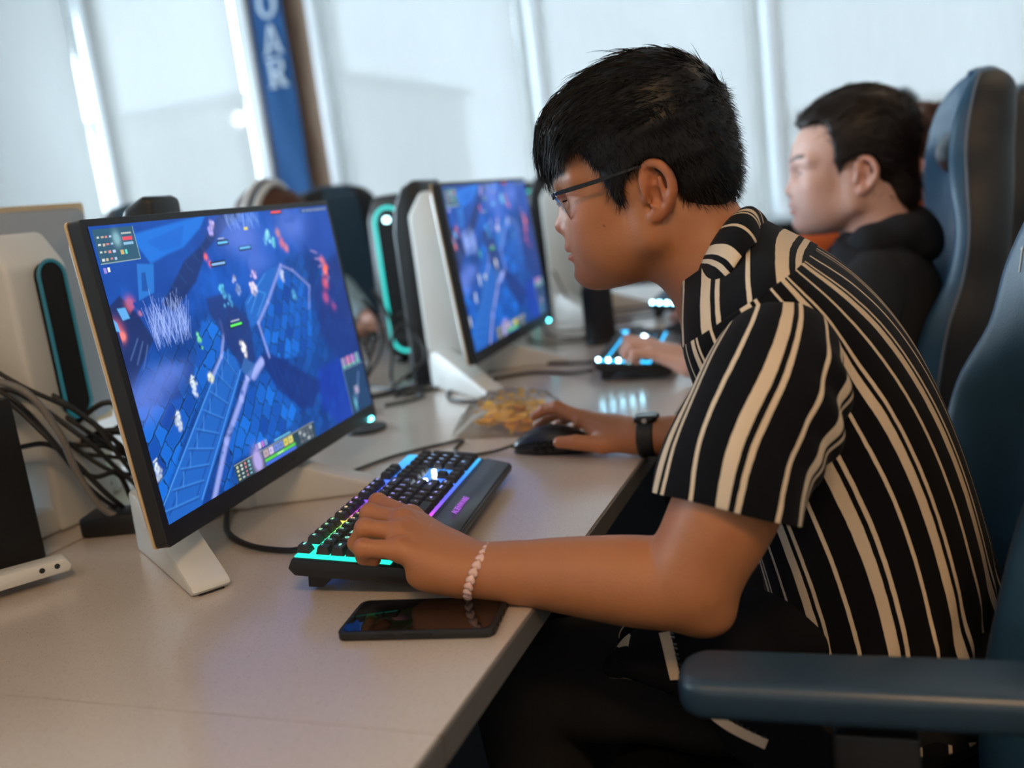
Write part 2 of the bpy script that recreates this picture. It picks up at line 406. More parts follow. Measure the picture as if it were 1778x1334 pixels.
# banner on the pier
BLUE = mat('blue_banner_cloth', srgb(4, 76, 132), .8, .06, 14)
bn = thing('banner', 'narrow blue hanging banner with white capital letters on the pier', 'banner', (-3.745, WY-.10, 0))
rows = []
for z in np.linspace(1.08, 3.05, 18):
    rows.append([(x, .006*math.sin(z*6+x*20), z) for x in np.linspace(-.125, .125, 8)])
MB().loft(rows, closed=False).build('cloth', BLUE, bn, smooth=True)
LET = {'A': [[(0, 0), (.34, 0), (.34, .07), (.25, .07), (.30, .25), (.70, .25), (.75, .07), (.66, .07), (.66, 0), (1, 0), (1, .07), (.92, .07), (.60, 1), (.40, 1), (.08, .07), (0, .07)]],
       'R': [[(0, 0), (.42, 0), (.42, .07), (.32, .07), (.32, .44), (.44, .44), (.70, 0), (1, 0), (1, .07), (.90, .07), (.66, .47), (.84, .58), (.88, .74), (.82, .90), (.64, 1), (0, 1), (0, .93), (.10, .93), (.10, .07), (0, .07)]],
       'O': [[(.5+.5*math.cos(q), .5+.5*math.sin(q)) for q in np.linspace(0, 2*PI, 28, endpoint=False)]],
       'S': [[(.02, .02), (.10, .02), (.14, .08), (.30, 0), (.66, 0), (.92, .12), (.96, .30), (.82, .50), (.34, .62), (.26, .74), (.36, .88), (.62, .90), (.78, .80), (.82, .68), (.90, .68), (.90, .98), (.82, .98), (.78, .93), (.62, 1), (.30, 1), (.08, .86), (.06, .66), (.20, .48), (.70, .36), (.76, .22), (.62, .11), (.32, .10), (.16, .22), (.10, .36), (.02, .36)]]}
HOLE = {'A': [(.335, .34), (.5, .80), (.665, .34)], 'R': [(.32, .54), (.32, .92), (.58, .92), (.66, .82), (.66, .66), (.56, .54)], 'O': [(.5+.27*math.cos(q), .5+.40*math.sin(q)) for q in np.linspace(0, 2*PI, 28, endpoint=False)]}
LETW = mat('pale_letter_print', srgb(205, 218, 232), .8, .04, 20)
for ch, z, hh in (('S', 2.775, .19), ('O', 2.530, .19), ('A', 2.295, .19), ('R', 2.080, .19)):
    wd = .150
    mb = MB(); mb.prism([((u-.5)*wd+.015, z+v*hh) for u, v in LET[ch][0]], -.012, -.0075, 1)
    lo = mb.build('letter', LETW, bn)
    if ch in HOLE:
        hb = MB(); hb.prism([((u-.5)*wd+.015, z+v*hh) for u, v in HOLE[ch]], -.0135, -.0095, 1); hb.build('counter', BLUE, lo)
# ------------------------------------------------------------------ outside
slab('ground', (-60, WY+1, -.35), (60, 120, -.3), mat('pale_pavement', (.30, .29, .27), .9, .2, .5))
BW = mat('pale_render', (.50, .47, .43), .85, .06, .6)
def block(x0, x1, y0, y1, h, m, lbl, wins=True):
    b = thing('building', lbl, 'building', ((x0+x1)/2, (y0+y1)/2, -.3))
    MB().box((0, 0, h/2), (x1-x0, y1-y0, h)).build('walls', m, b)
    MB().box((0, 0, h+.1), (x1-x0+.5, y1-y0+.5, .2)).build('roof', mat('roof_grey', (.18, .17, .17), .9), b)
    if wins:
        wm = MB().box((0, 0, 0), (1.3, .12, 1.5)).mesh('window')
        for zi in range(max(1, int(h//3.2))):
            for k in range(int((x1-x0)//2.6)):
                link('window', wm, mat('far_window', (.10, .13, .16), .3), b, loc=(-(x1-x0)/2+1.5+k*2.6, -(y1-y0)/2, 1.8+zi*3.2))
block(-34, -13, 24, 32, 5.1, BW, 'pale flat-roofed building seen through the shades beside the banner')
block(-2, 14, 30, 38, 2.6, mat('tan_render', (.42, .33, .24), .85, .08, .5), 'low tan building seen through the shades behind the gaming chairs')
lp = thing('added_lamp', 'added lamp making a bright spot on the shade left of the banner', 'lamp', (-6.93, 9.98, -.3))  # lamp added outside for a bright spot on the shade
MB().tube([(0, 0, 0), (0, 0, 2.7)], [.05, .035], 10).build('pole', mat('lamp_pole', (.1, .1, .1), .5), lp, smooth=True)
MB().lathe([(max(.001, .09*math.sin(q)), .09*math.cos(q)+2.75) for q in np.linspace(0, PI, 12)], n=18).build('globe', glow('lamp_glow', (1, .93, .8), 120), lp, smooth=True)
# ceiling lamps (their light comes from the area lights set at the top)
for i, (x, y, e) in enumerate(LAMPS):
    c = thing('ceiling_lamp', ['square ceiling lamp panel above the near desk', 'square ceiling lamp panel above the near chair', 'square ceiling lamp panel over the opposite desks', 'square ceiling lamp panel over the far chairs'][i], 'lamp', (x, y, ZC-.05), 0, 'ceiling lamps')
    MB().box((0, 0, .01), (1.25, .65, .05)).build('housing', WHITEF, c, bevel=.006)
    MB().box((0, 0, -.018), (1.12, .52, .006)).build('diffuser', glow('lamp_diffuser', (1, .80, .56), 2.0, (.8, .8, .8)), c)
# ================================================================== desks
DX = -0.339                                 # user-side edge
def desk_mat():
    s = NT('speckled_laminate'); s.set(rough=.3, spec=.75, coat=.6, coatr=.18)
    tc = s.n('ShaderNodeTexCoord'); a = s.n('ShaderNodeTexNoise', i_Scale=520.0, i_Detail=3.0); b = s.n('ShaderNodeTexNoise', i_Scale=7.0, i_Detail=3.0)
    s.l(tc.outputs['Object'], a.inputs['Vector']); s.l(tc.outputs['Object'], b.inputs['Vector'])
    c1 = s.mixc(a.outputs['Fac'], (.45, .385, .335), (.64, .565, .505)); s.l(s.mixc(s.mathn('MULTIPLY', b.outputs['Fac'], .12), c1, (.43, .36, .31)), s.b.inputs['Base Color'])
    s.l(s.mathn('ADD', s.mathn('MULTIPLY', a.outputs['Fac'], .16), .22), s.b.inputs['Roughness'])
    bp = s.n('ShaderNodeBump', i_Strength=.12, i_Distance=.0005); s.l(a.outputs['Fac'], bp.inputs['Height']); s.l(bp.outputs[0], s.b.inputs['Normal'])
    return s.m
DESKM = desk_mat(); EDGEM = mat('edge_band', (.13, .125, .12), .5, .08, 30); LEGM = mat('desk_leg_metal', (.02, .02, .022), .5)
def desk(x0, x1, y0, y1, lbl, user):
    d = thing('desk', lbl, 'desk', ((x0+x1)/2, (y0+y1)/2, 0)); lx, ly = x1-x0, y1-y0
    MB().box((0, 0, ZD-.0135), (lx-.004, ly-.0010, .027)).build('desk_top', DESKM, d)
    s = 1 if user == '+' else -1
    MB().box((s*(lx/2-.0005), 0, ZD-.0145), (.003, ly-.003, .025)).build('edge_band', EDGEM, d)
    for sy in (-1, 1):
        for sx in (-1, 1): MB().box((sx*(lx/2-.09), sy*(ly/2-.06), (ZD-.027)/2), (.05, .05, ZD-.027)).build('leg', LEGM, d, bevel=.004)
    MB().box((-s*(lx/2-.12), 0, .50), (.018, ly-.14, .30)).build('modesty_panel', LEGM, d)
    return d
YS = [-.985, .615, 2.215, 3.815]
names = ['beige laminate desk nearest the camera, beyond the seam', 'beige laminate desk carrying the near monitor and rainbow keyboard', 'beige laminate desk carrying the farther monitors and blue keyboards']
for i in range(3): desk(-1.10, DX, YS[i], YS[i+1], names[i], '+')
for i in range(3): desk(-1.866, -1.105, YS[i], YS[i+1], ['opposite desk nearest the camera', 'opposite desk behind the near monitor and cables', 'opposite desk beside the glowing teal tower'][i]+' with beige top', '-')
# ================================================================== screens
BLACKP = mat('black_plastic', (.008, .008, .009), .42, .2, 60)
GLOSSB = mat('gloss_black', (.004, .004, .005), .18, .1, 20)
WHITEP = mat('ivory_plastic', srgb(208, 209, 206), .42, .04, 12)
SILV = mat('champagne_rim', srgb(196, 170, 130), .4, .05, 12)
def paint_screen(W, H, seed=3):
    """a generic top-down fantasy arena in blues: stone lanes, mist, reeds, embers and a control bar"""
    r = np.random.default_rng(seed); y, x = np.mgrid[0:H, 0:W]; u = (x+.5)/W; v = 1-(y+.5)/H          # v up
    def noise(f, sd):
        q = np.random.default_rng(sd); o = np.zeros((H, W))
        for k in range(4):
            g = q.random((int(f*2**k)+2, int(f*1.78*2**k)+3)); gy = v*f*2**k; gx = u*f*1.78*2**k
            iy, ix = gy.astype(int), gx.astype(int); fy, fx = gy-iy, gx-ix; fy = fy*fy*(3-2*fy); fx = fx*fx*(3-2*fx)
            o += (g[iy, ix]*(1-fx)*(1-fy)+g[iy, ix+1]*fx*(1-fy)+g[iy+1, ix]*(1-fx)*fy+g[iy+1, ix+1]*fx*fy)*.5**k
        return o/1.875
    img = np.zeros((H, W, 3)); n1, n2, n3 = noise(4, 1), noise(9, 2), noise(22, 5)
    img[:] = np.array((.004, .062, .34)); img += (n1-.5)[..., None]*np.array((.006, .08, .35))+(n3-.5)[..., None]*np.array((.01, .04, .15))
    def mixin(m, c, a=1.0):
        m = np.clip(m, 0, 1)[..., None]*a; img[:] = img*(1-m)+np.array(c)*m
    asp = 16/9
    def seg(ax, ay, bx, by, w, soft=.004):
        px, py = (u-ax)*asp, v-ay; ex, ey = (bx-ax)*asp, by-ay; t = np.clip((px*ex+py*ey)/(ex*ex+ey*ey), 0, 1)
        d = np.hypot(px-ex*t, py-ey*t); return sstep(w+soft, w-soft, d)
    def poly(pts, soft=.004): return sstep(soft, -soft, poly_sdf(u*asp, v, [(a*asp, b) for a, b in pts]))
    def blob(cx, cy, rx, ry=None): ry = ry or rx; return np.exp(-(((u-cx)*asp/rx)**2+((v-cy)/ry)**2))
    # slab-paved ground
    def paved(rot, sx, sy, sd):
        ca, sa = math.cos(rot), math.sin(rot); gx, gy = (u*asp*ca+v*sa)*sx, (-u*asp*sa+v*ca)*sy
        off = (np.floor(gy).astype(int) % 2)*.5; gx = gx+off+(n3-.5)*.7; gy = gy+(n2-.5)*.6
        fx, fy = gx % 1, gy % 1; jt = np.minimum(np.minimum(fx, 1-fx)*sy/sx, np.minimum(fy, 1-fy))
        ce = np.sin(np.floor(gx)*12.9+np.floor(gy)*78.2+sd)*43758.5; ce = ce-np.floor(ce)
        st = np.stack([.0015+.004*ce, .042+.088*ce, .28+.30*ce], -1)
        edge = sstep(.02, .10, jt); hi = sstep(.14, .06, jt)*edge
        return st*(edge*.75+.25)[..., None]+hi[..., None]*np.array((.008, .05, .10))
    def region(pts, tex, soft, a=1.0):
        m = (np.clip(poly(pts, soft), 0, 1)*a)[..., None]; img[:] = img*(1-m)+tex*m
    base = paved(.62, 15, 19, 0)*.55
    region([(-.1, -.1), (-.1, .45), (.30, .66), (.50, .66), (.70, .80), (1.1, .75), (1.1, -.1)], base, .05, .75)
    region([(-.018, .411), (.049, .391), (.174, .382), (.274, .622), (.343, .603), (.321, .5), (.154, .303), (.032, .122), (-.03, -.02), (-.03, .3)], paved(.55, 13, 17, 3), .012)
    region([(.36, .298), (.478, .36), (.595, .15), (.532, .1), (.258, .081), (.205, -.02), (.192, .062)], paved(.75, 14, 17, 5), .012)
    region([(.508, .549), (.656, .753), (.788, .637), (.75, .45), (.711, .35), (.564, .381), (.503, .431)], paved(.95, 15, 18, 7), .012)
    # dark ridges and walls
    mixin(poly([(-.02, .70), (.05, .80), (.159, .712), (.265, .844), (.344, .894), (.467, 1.023), (.2, 1.03), (-.02, 1.03)], .03), (.006, .055, .30), .75)
    mixin(poly([(.113, .959), (.391, 1.006), (.355, .956), (.278, .895), (.215, .878), (.155, .855)], .008), (.012, .16, .62), .8)
    mixin(poly([(.16, .93), (.30, .975), (.27, .90), (.20, .89)], .006), (.008, .10, .48), .7)
    mixin(poly([(.089, .741), (.111, .862), (.163, .852), (.142, .758)], .004), (.02, .17, .55), .75)
    mixin(poly([(.105, .77), (.118, .83), (.13, .83), (.124, .765)], .004), (.006, .05, .26), .8)
    mixin(poly([(.159, .712), (.265, .844), (.344, .894), (.467, 1.023), (.569, 1.015), (.445, .936), (.362, .874), (.288, .761), (.19, .679)], .008), (.008, .022, .10), .85)
    for t in np.linspace(0, 1, 9): mixin(seg(.19+.26*t, .70+.27*t, .17+.26*t, .74+.27*t, .004), (.02, .06, .20), .6)
    mixin(poly([(.476, .435), (.564, .381), (.732, .214), (.653, .126), (.595, .15), (.509, .268), (.478, .36)], .012), (.004, .020, .15), .8)
    for t in np.linspace(0, 1, 7): mixin(seg(.50+.2*t, .40-.2*t, .52+.16*t, .30-.17*t, .003), (.008, .05, .24), .7)
    mixin(poly([(.722, .273), (.87, .289), (.866, -.024), (.777, -.018), (.703, .115)], .02), (.005, .028, .34), .6)
    mixin(poly([(.80, .62), (1.02, .80), (1.02, .24), (.87, .26), (.79, .42)], .03), (.006, .022, .16), .7)
    mixin(poly([(.84, .95), (1.02, .99), (1.02, .78), (.88, .74)], .04), (.010, .05, .30), .7)
    mixin(poly([(-.022, .725), (.036, .77), (.077, .691), (.101, .603), (.036, .518), (-.01, .447), (-.023, .563)], .006), (.008, .020, .09), .9)
    for k in range(3): mixin(seg(.02+.015*k, .56-.02*k, .055+.012*k, .62-.015*k, .0035), (.05, .10, .26), .8)
    # violet mist
    for cx, cy, rx, ry, a in ((.05, .44, .13, .05, .95), (.12, .48, .11, .04, .9), (.02, .39, .10, .05, .7), (.53, .90, .13, .06, .9), (.77, .93, .13, .08, .95), (.55, .80, .12, .05, .6), (.47, .93, .10, .07, .6)):
        mixin(blob(cx, cy, rx, ry)*sstep(.25, .60, n2+.15)*1.15, (.12, .20, .64), a*.55)
    # paved lane with carved borders from the lower left
    mixin(poly([(-.04, -.02), (.035, .12), (.156, .276), (.327, .488), (.367, .456), (.374, .388), (.283, .246), (.151, .055), (.10, -.02)], .003), (.010, .10, .42), .95)
    for k, (a, b) in enumerate((((-.03, .03), (.327, .488)), ((.01, .03), (.337, .470)), ((.12, .02), (.374, .400)), ((.10, .03), (.358, .405)))): mixin(seg(*a, *b, .0028), (.06, .26, .70) if k % 2 == 0 else (.006, .045, .24), .85)
    for t in np.linspace(.04, .96, 9):
        ax, ay = .35*t-.015, .03+.46*t; bx, by = .10+.265*t, .02+.38*t
        mixin(seg(ax, ay, bx, by, .0028), (.04, .20, .58), .8); mixin(seg(ax, ay-.006, bx, by-.006, .002), (.005, .04, .2), .8)
        mixin(seg((ax*2+bx)/3, (ay*2+by)/3, (ax*2+bx)/3+.012, (ay*2+by)/3+.045, .0028), (.05, .22, .60), .7)
    mixin(poly([(.46, .649), (.585, .751), (.653, .764), (.583, .66), (.497, .552), (.453, .545)], .004), (.012, .11, .44), .9)
    for a, b in (((.47, .64), (.58, .74)), ((.475, .60), (.53, .68)), ((.53, .68), (.56, .66)), ((.56, .66), (.50, .58))): mixin(seg(*a, *b, .003), (.05, .24, .62), .8)
    # pale worn edges
    def worn(pts, wd):
        for a, b in zip(pts[:-1], pts[1:]): mixin(seg(*a, *b, wd, .010)*sstep(.22, .52, n3+.14), (.32, .38, .80), .7)
    worn([(.15, -.02), (.253, .168), (.349, .293), (.393, .36), (.47, .40)], .013); worn([(.343, .603), (.343, .548), (.314, .474), (.26, .411)], .006)
    worn([(.508, .41), (.497, .552), (.562, .625), (.665, .762)], .006); worn([(.665, .762), (.72, .73), (.79, .645), (.76, .55)], .003); worn([(.42, .36), (.47, .40)], .018)
    # shadowed shrine behind the pale figure
    mixin(poly([(.312, .698), (.383, .70), (.46, .572), (.445, .421), (.396, .375), (.361, .468), (.336, .559), (.31, .64)], .010), (.010, .030, .15), .85)
    mixin(poly([(.375, .40), (.40, .44), (.44, .40), (.405, .35)], .004), (.03, .12, .36), .8)
    # reeds
    for k in range(120):
        cx, cy = .105+.12*r.random(), .56+.07*r.random(); L = .05+.11*r.random(); a = 1.0+1.0*r.random()
        mixin(seg(cx, cy, cx+L*math.cos(a)/asp, cy+L*math.sin(a), .0010, .0015), (.36, .48, .90), .5)
        if k % 3 == 0: mixin(seg(cx+L*.5*math.cos(a)/asp, cy+L*.5*math.sin(a), cx+L*.5*math.cos(a)/asp+.012, cy+L*.5*math.sin(a)+.03, .0008, .0014), (.36, .48, .88), .45)
    for k in range(70):
        cx, cy = .47+.14*r.random(), .93+.05*r.random(); L = .03+.06*r.random(); a = 1.2+.9*r.random()
        mixin(seg(cx, cy, cx+L*math.cos(a)/asp, cy+L*math.sin(a), .0010, .0015), (.25, .42, .85), .6)
    # embers
    for cx, cy, rr, c, a in ((.905, .700, .022, (1.0, .15, .05), .98), (.895, .74, .020, (.80, .20, .22), .7), (.885, .64, .022, (.70, .10, .14), .7), (.868, .575, .022, (.55, .08, .20), .6), (.905, .53, .02, (.40, .06, .20), .5), (.0, .66, .030, (.65, .12, .14), .75), (.015, .64, .014, (.85, .22, .20), .8), (.06, .735, .022, (.60, .12, .16), .6), (.085, .70, .012, (.6, .2, .2), .6), (.35, .848, .011, (.8, .12, .12), .8), (.36, .82, .010, (.75, .1, .12), .7), (.70, .855, .018, (.60, .14, .16), .8), (.69, .90, .016, (.55, .22, .18), .7), (.715, .83, .014, (.7, .2, .15), .7)):
        mixin(blob(cx, cy, rr)*1.7*sstep(.34, .48, n3+.05), c, a)
    for q in ([(-.008, .714), (.009, .686), (.012, .654), (-.012, .668)], [(.019, .73), (.043, .728), (.049, .691), (.027, .689)]): mixin(poly(q, .003), (.10, .36, .72), .9)
    for k in range(5): mixin(seg(.845+.012*k, .80-.04*k, .875+.010*k, .785-.03*k, .0035), (.45, .30, .55), .6)
    # small lit figures as plain specks
    for cx, cy, c in ((.379, .724, (.10, .50, .75)), (.385, .69, (.08, .38, .70)), (.40, .66, (.06, .30, .6)), (.443, .739, (.35, .40, .65)), (.45, .70, (.2, .3, .6)), (.53, .751, (.60, .45, .75)), (.515, .70, (.80, .72, .90)), (.507, .687, (.75, .65, .8)), (.64, .904, (.30, .80, 1.0)), (.625, .885, (.2, .65, .95)), (.655, .86, (.15, .6, .7)), (.405, .482, (.95, .95, 1.0)), (.410, .462, (.9, .9, 1.0)), (.70, .624, (.10, .45, .75)), (.658, .717, (.55, .65, .9)), (.19, .411, (.65, .75, .85)), (.188, .395, (.5, .6, .8)), (.111, .313, (.65, .75, .85)), (.109, .295, (.5, .6, .8)), (.009, .196, (.65, .75, .85)), (.008, .178, (.5, .6, .8)), (.408, .964, (.5, .42, .8)), (.395, .945, (.4, .35, .75)), (.256, .412, (.7, .75, .6)), (.249, .558, (.15, .6, .3))):
        for k in range(8):
            qx, qy = cx+r.normal()*.005, cy+r.normal()*.012
            mixin(blob(qx, qy, .005+.0035*r.random())*1.5, np.clip(np.array(c)*(.45+.7*r.random()), 0, 1), .9)
    for cx, cy in ((.19, .425), (.111, .328), (.009, .212)): mixin(seg(cx-.022, cy+.002, cx+.006, cy+.006, .0022), (.03, .05, .12), .9); mixin(seg(cx-.004, cy+.006, cx+.008, cy+.012, .0022), (.6, .7, .75), .9)
    # bars above them
    def rect(x0, y0, x1, y1, c, a=1.0): mixin(((u > x0) & (u < x1) & (v > y0) & (v < y1)).astype(float), c, a)
    for x0, y0, wd, c in ((.378, .568, .048, (.10, .75, .12)), (.410, .888, .042, (.12, .45, .80)), (.495, .855, .048, (.12, .42, .75)), (.365, .812, .055, (.20, .40, .70)), (.68, .985, .05, (.75, .08, .10))):
        rect(x0-.004, y0-.006, x0+wd+.003, y0+.013, (.01, .015, .03)); rect(x0, y0, x0+wd, y0+.009, c)
    rect(.383, .585, .42, .592, (.4, .45, .5), .8); rect(.415, .905, .44, .911, (.4, .45, .5), .7); rect(.535, .93, .552, .94, (.7, .6, .05), .9)
    # corner panel
    rect(.008, .875, .128, .988, (.026, .085, .125), .93); rect(.008, .875, .128, .878, (.25, .35, .35)); rect(.126, .875, .128, .988, (.25, .35, .35))
    for k in range(24):
        x0, y0 = .014+.012*(k % 4)+.003*r.random(), .885+.024*(k//6)+.002*r.random(); rect(x0, y0, x0+.007, y0+.007, [(.55, .6, .58), (.5, .4, .3), (.6, .2, .2), (.4, .5, .7)][k % 4], .85)
    rect(.088, .945, .118, .955, (.60, .07, .10)); rect(.088, .930, .118, .939, (.22, .42, .60)); rect(.088, .965, .118, .971, (.5, .55, .5), .7); mixin(blob(.072, .952, .018, .022)*1.4, (.22, .42, .48), .8); rect(.074, .90, .083, .915, (.5, .35, .15)); rect(.086, .90, .094, .915, (.1, .6, .5))
    rect(.012, .845, .020, .865, (.25, .2, .55)); rect(.023, .848, .030, .864, (.7, .72, .7))
    # control bar, lower middle
    rect(.257, .0, .64, .068, (.016, .045, .055), .95); rect(.257, .068, .64, .071, (.30, .32, .24)); rect(.44, .078, .52, .083, (.15, .5, .6), .9)
    for k in range(4): rect(.355+.014*k, .080, .366+.014*k, .103, [(.3, .2, .5), (.6, .6, .7), (.5, .15, .5), (.2, .3, .5)][k], .8)
    mixin(blob(.352, .040, .030, .040)*1.8, (.36, .30, .62), .95)
    for k, c in enumerate(((.40, .30, .35), (.50, .42, .66), (.12, .2, .55), (.12, .2, .5), (.55, .48, .10), (.55, .50, .14))): rect(.382+k*.024, .036, .403+k*.024, .064, c); rect(.388+k*.024, .044, .395+k*.024, .055, tuple(.5*x for x in c))
    rect(.382, .018, .53, .031, (.08, .50, .06)); rect(.382, .004, .53, .015, (.05, .12, .60)); rect(.44, .022, .47, .027, (.5, .8, .5), .7)
    for k in range(16): x0, y0 = .264+.016*(k % 4), .008+.015*(k//4); rect(x0, y0, x0+.008, y0+.008, [(.5, .5, .3), (.2, .45, .5), (.6, .2, .2), (.5, .55, .5)][(k*7) % 4])
    for k in range(12): x0, y0 = .556+.019*(k % 4), .010+.019*(k//4); rect(x0, y0, x0+.014, y0+.015, [(.10, .11, .14), (.30, .33, .36), (.08, .09, .12)][(k*5) % 3])
    # small map, lower right
    rect(.868, .0, .996, .218, (.010, .040, .105), .94); rect(.868, .218, .996, .221, (.25, .35, .38)); rect(.868, .0, .870, .221, (.2, .3, .35))
    mixin(seg(.905, .04, .960, .18, .006), (.10, .17, .38), .8); rect(.910, .085, .938, .125, (.50, .55, .62), .4); rect(.914, .091, .934, .119, (.05, .09, .2), .8); mixin(blob(.900, .045, .012, .03), (.15, .55, .65), .8); mixin(blob(.924, .105, .010), (.75, .45, .7), .9)
    for k in range(4): rect(.872+k*.030, .235, .894+k*.030, .275, [(.30, .25, .40), (.55, .20, .35), (.45, .2, .5), (.2, .35, .4)][k], .85); rect(.872+k*.030, .228, .894+k*.030, .234, (.1, .6, .2))
    rect(.83, .974, .995, .994, (.02, .05, .10), .5)
    for k in range(7): rect(.85+k*.021, .980, .862+k*.021, .988, (.25, .28, .35))
    return np.clip(img, 0, 1)
SCRM = NT('lit_game_screen'); SCRM.set(col=(.01, .01, .012), rough=.45, spec=.2, ems=1.0)
_a = SCRM.n('ShaderNodeAttribute', attribute_name='picture'); SCRM.l(_a.outputs['Color'], SCRM.b.inputs['Emission Color']); SCRM.b.inputs['Emission Strength'].default_value = 1.12
def screen_mesh(W, H, w, h):
    """flat lit picture in the yz plane facing +x, seen upright from the front"""
    img = paint_screen(W, H); y, x = np.mgrid[0:H, 0:W]
    V = np.stack([np.zeros(W*H), (x.ravel()/(W-1)-.5)*w, (.5-y.ravel()/(H-1))*h], 1)
    I = np.arange(W*H).reshape(H, W); F = np.stack([I[1:, :-1], I[1:, 1:], I[:-1, 1:], I[:-1, :-1]], -1).reshape(-1, 4)
    return np_mesh('screen', V, F, cols={'picture': img.reshape(-1, 3)})
MW, MH = .624, .384
def rrect(w, h, r, n=5, cx=0, cy=0):
    out = []
    for sx, sy, a0 in ((1, 1, 0), (-1, 1, PI/2), (-1, -1, PI), (1, -1, 3*PI/2)):
        for k in range(n+1):
            a = a0+k*PI/2/n; out.append((cx+sx*(w/2-r)+r*math.cos(a), cy+sy*(h/2-r)+r*math.sin(a)))
    return out
def text_mesh(txt, size, depth=.0003):
    c = bpy.data.curves.new('lettering', 'FONT'); c.body = txt; c.size = size; c.extrude = depth; c.align_x = 'CENTER'; c.align_y = 'CENTER'; c.resolution_u = 2
    o = bpy.data.objects.new('tmp', c); COL.objects.link(o); dg = bpy.context.evaluated_depsgraph_get()
    me = bpy.data.meshes.new_from_object(o.evaluated_get(dg)); bpy.data.objects.remove(o); bpy.data.curves.remove(c); me.name = 'lettering'
    return me
def monitor(label, loc, yaw, scr, ctr, tilt=math.radians(4.4), back=False, lit=True, cy=0.0, chw=.085):
    """local +x is where the screen faces; origin on the desk under the stand"""
    m = thing('monitor', label, 'monitor', loc, yaw)
    pan = empty('panel_pivot'); 
    # panel shell: prisms in yz, thin in x, tapered at the rear
    T = np.array(ctr); Rt = roty(-tilt)
    def put(o): o.location = T; o.rotation_euler = (0, -tilt, 0); return o
    bpy.data.objects.remove(pan)
    put(MB().prism(rrect(MW, MH, .006), -.017, 0, 0).build('bezel', BLACKP, m, bevel=.001, seg=1))
    put(MB().prism(rrect(MW+.001, MH+.001, .006), -.0205, -.0172, 0).build('rim', SILV, m))
    rings = []
    for x, s in ((-.0208, 1.0), (-.026, .985), (-.047, .72), (-.054, .60)):
        rings.append([(x, a, b) for a, b in rrect(MW*s, MH*s*.96, .02*s)])
    put(MB().loft(rings).build('back_shell', WHITEP if not back else mat('pale_grey_shell', (.30, .32, .34), .5, .04, 10), m, auto=30))
    if lit:
        o = put(link('screen', scr, SCRM.m, m)); sh = Rt@np.array((.0006, 0, .0085)); o.location = T+sh
        t = text_mesh('ALIENWARE', .0085); t.materials.append(mat('dark_badge', (.05, .05, .055), .3)); lt = put(link('badge', t, None, m))
        lt.location = T+Rt@np.array((.0008, -.01, -MH/2+.0105)); lt.rotation_euler = (Matrix(Rt.tolist())@Matrix(((0, 0, 1), (1, 0, 0), (0, 1, 0)))).to_euler()
        put(MB().box((.0, MW/2-.028, -MH/2+.002), (.008, .012, .008)).build('power_light', glow('cyan_led', (.10, .85, 1.0), 9), m, bevel=.002))
    # stand: column, spine, neck and two splayed legs
    hgt = .45
    cx = .0 if back else .045
    col = [(x+cx, z) for x, z in [(-.055, 0), (.055, 0), (.052, hgt-.06), (.040, hgt-.02), (.015, hgt), (-.02, hgt), (-.055, hgt-.05)]]
    st = MB().prism(col, cy-chw, cy+chw, 1).build('stand_column', WHITEP, m, bevel=.010, seg=3)
    if not back:
        sp = [(x+cx, z) for x, z in [(-.105, 0), (-.050, 0), (-.02, hgt+.022), (-.035, hgt+.030), (-.070, hgt+.014), (-.093, hgt-.03), (-.103, hgt-.09)]]
        MB().prism(sp, cy-chw*.85, cy+chw*.85, 1).build('stand_spine', BLACKP, m, bevel=.010, seg=3)
    else:
        sl = MB().prism(rrect(.046, .235, .022, 6, 0, .285), -.066, -.0545, 0).build('cable_slot', mat('matte_slot', (.004, .004, .005), .85), m)
        ring = [(-.067, a, b) for a, b in rrect(.050, .240, .024, 6, 0, .285)]
        MB().tube(ring+[ring[0]], .0028, 6, False).build('slot_light', glow('dim_teal', (.02, .30, .36), .22), m, smooth=True)
    MB().box((.055+(ctr[0]-.06)/2, cy, ctr[2]), (max(.02, ctr[0]-.06), .07, .07)).build('neck', BLACKP, m, bevel=.008)
    MB().box((.005, .055, .020), (.10, .17, .040)).build('stand_base', WHITEP, m, bevel=.008)
    for s in (-1, 1):
        a = math.radians(-40 if s < 0 else 16); L = .30
        prof = [(.045, 0), (L-.01, 0), (L, .006), (L-.006, .014), (.17, .060), (.09, .088), (.055, .088)]
        leg = MB().prism(prof, -.024, .024, 1)
        o = leg.build('leg', WHITEP, m, bevel=.005, seg=2); o.rotation_euler = (0, 0, a); o.location = (-.01, s*.055-.02, 0)
        f = MB().box((L-.035, 0, .0008), (.06, .03, .003)).build('rubber_foot', BLACKP, o)
    return m
SCR1 = screen_mesh(600, 338, MW-.022, MH-.034); SCR2 = screen_mesh(240, 135, MW-.022, MH-.034)
monitor('near monitor with a lit blue game picture and cream stand', (-.985, 1.100, ZD), math.radians(5.2), SCR1, (.168, .029, .984-ZD), cy=.072, chw=.045)
monitor('second monitor lit blue behind the striped-shirt man\'s chin', (-.985, 2.090, ZD), math.radians(3.0), SCR2, (.168, .033, .998-ZD))
monitor('farthest monitor on the row, mostly hidden behind the man\'s face', (-.985, 3.06, ZD), math.radians(2.0), SCR2, (.158, .03, .998-ZD))
monitor('cream-backed monitor on the opposite desk at the frame\'s edge', (-1.215, 1.110, ZD), math.radians(180), SCR2, (.100, .085, .305), back=True, lit=True, chw=.058, cy=.012)
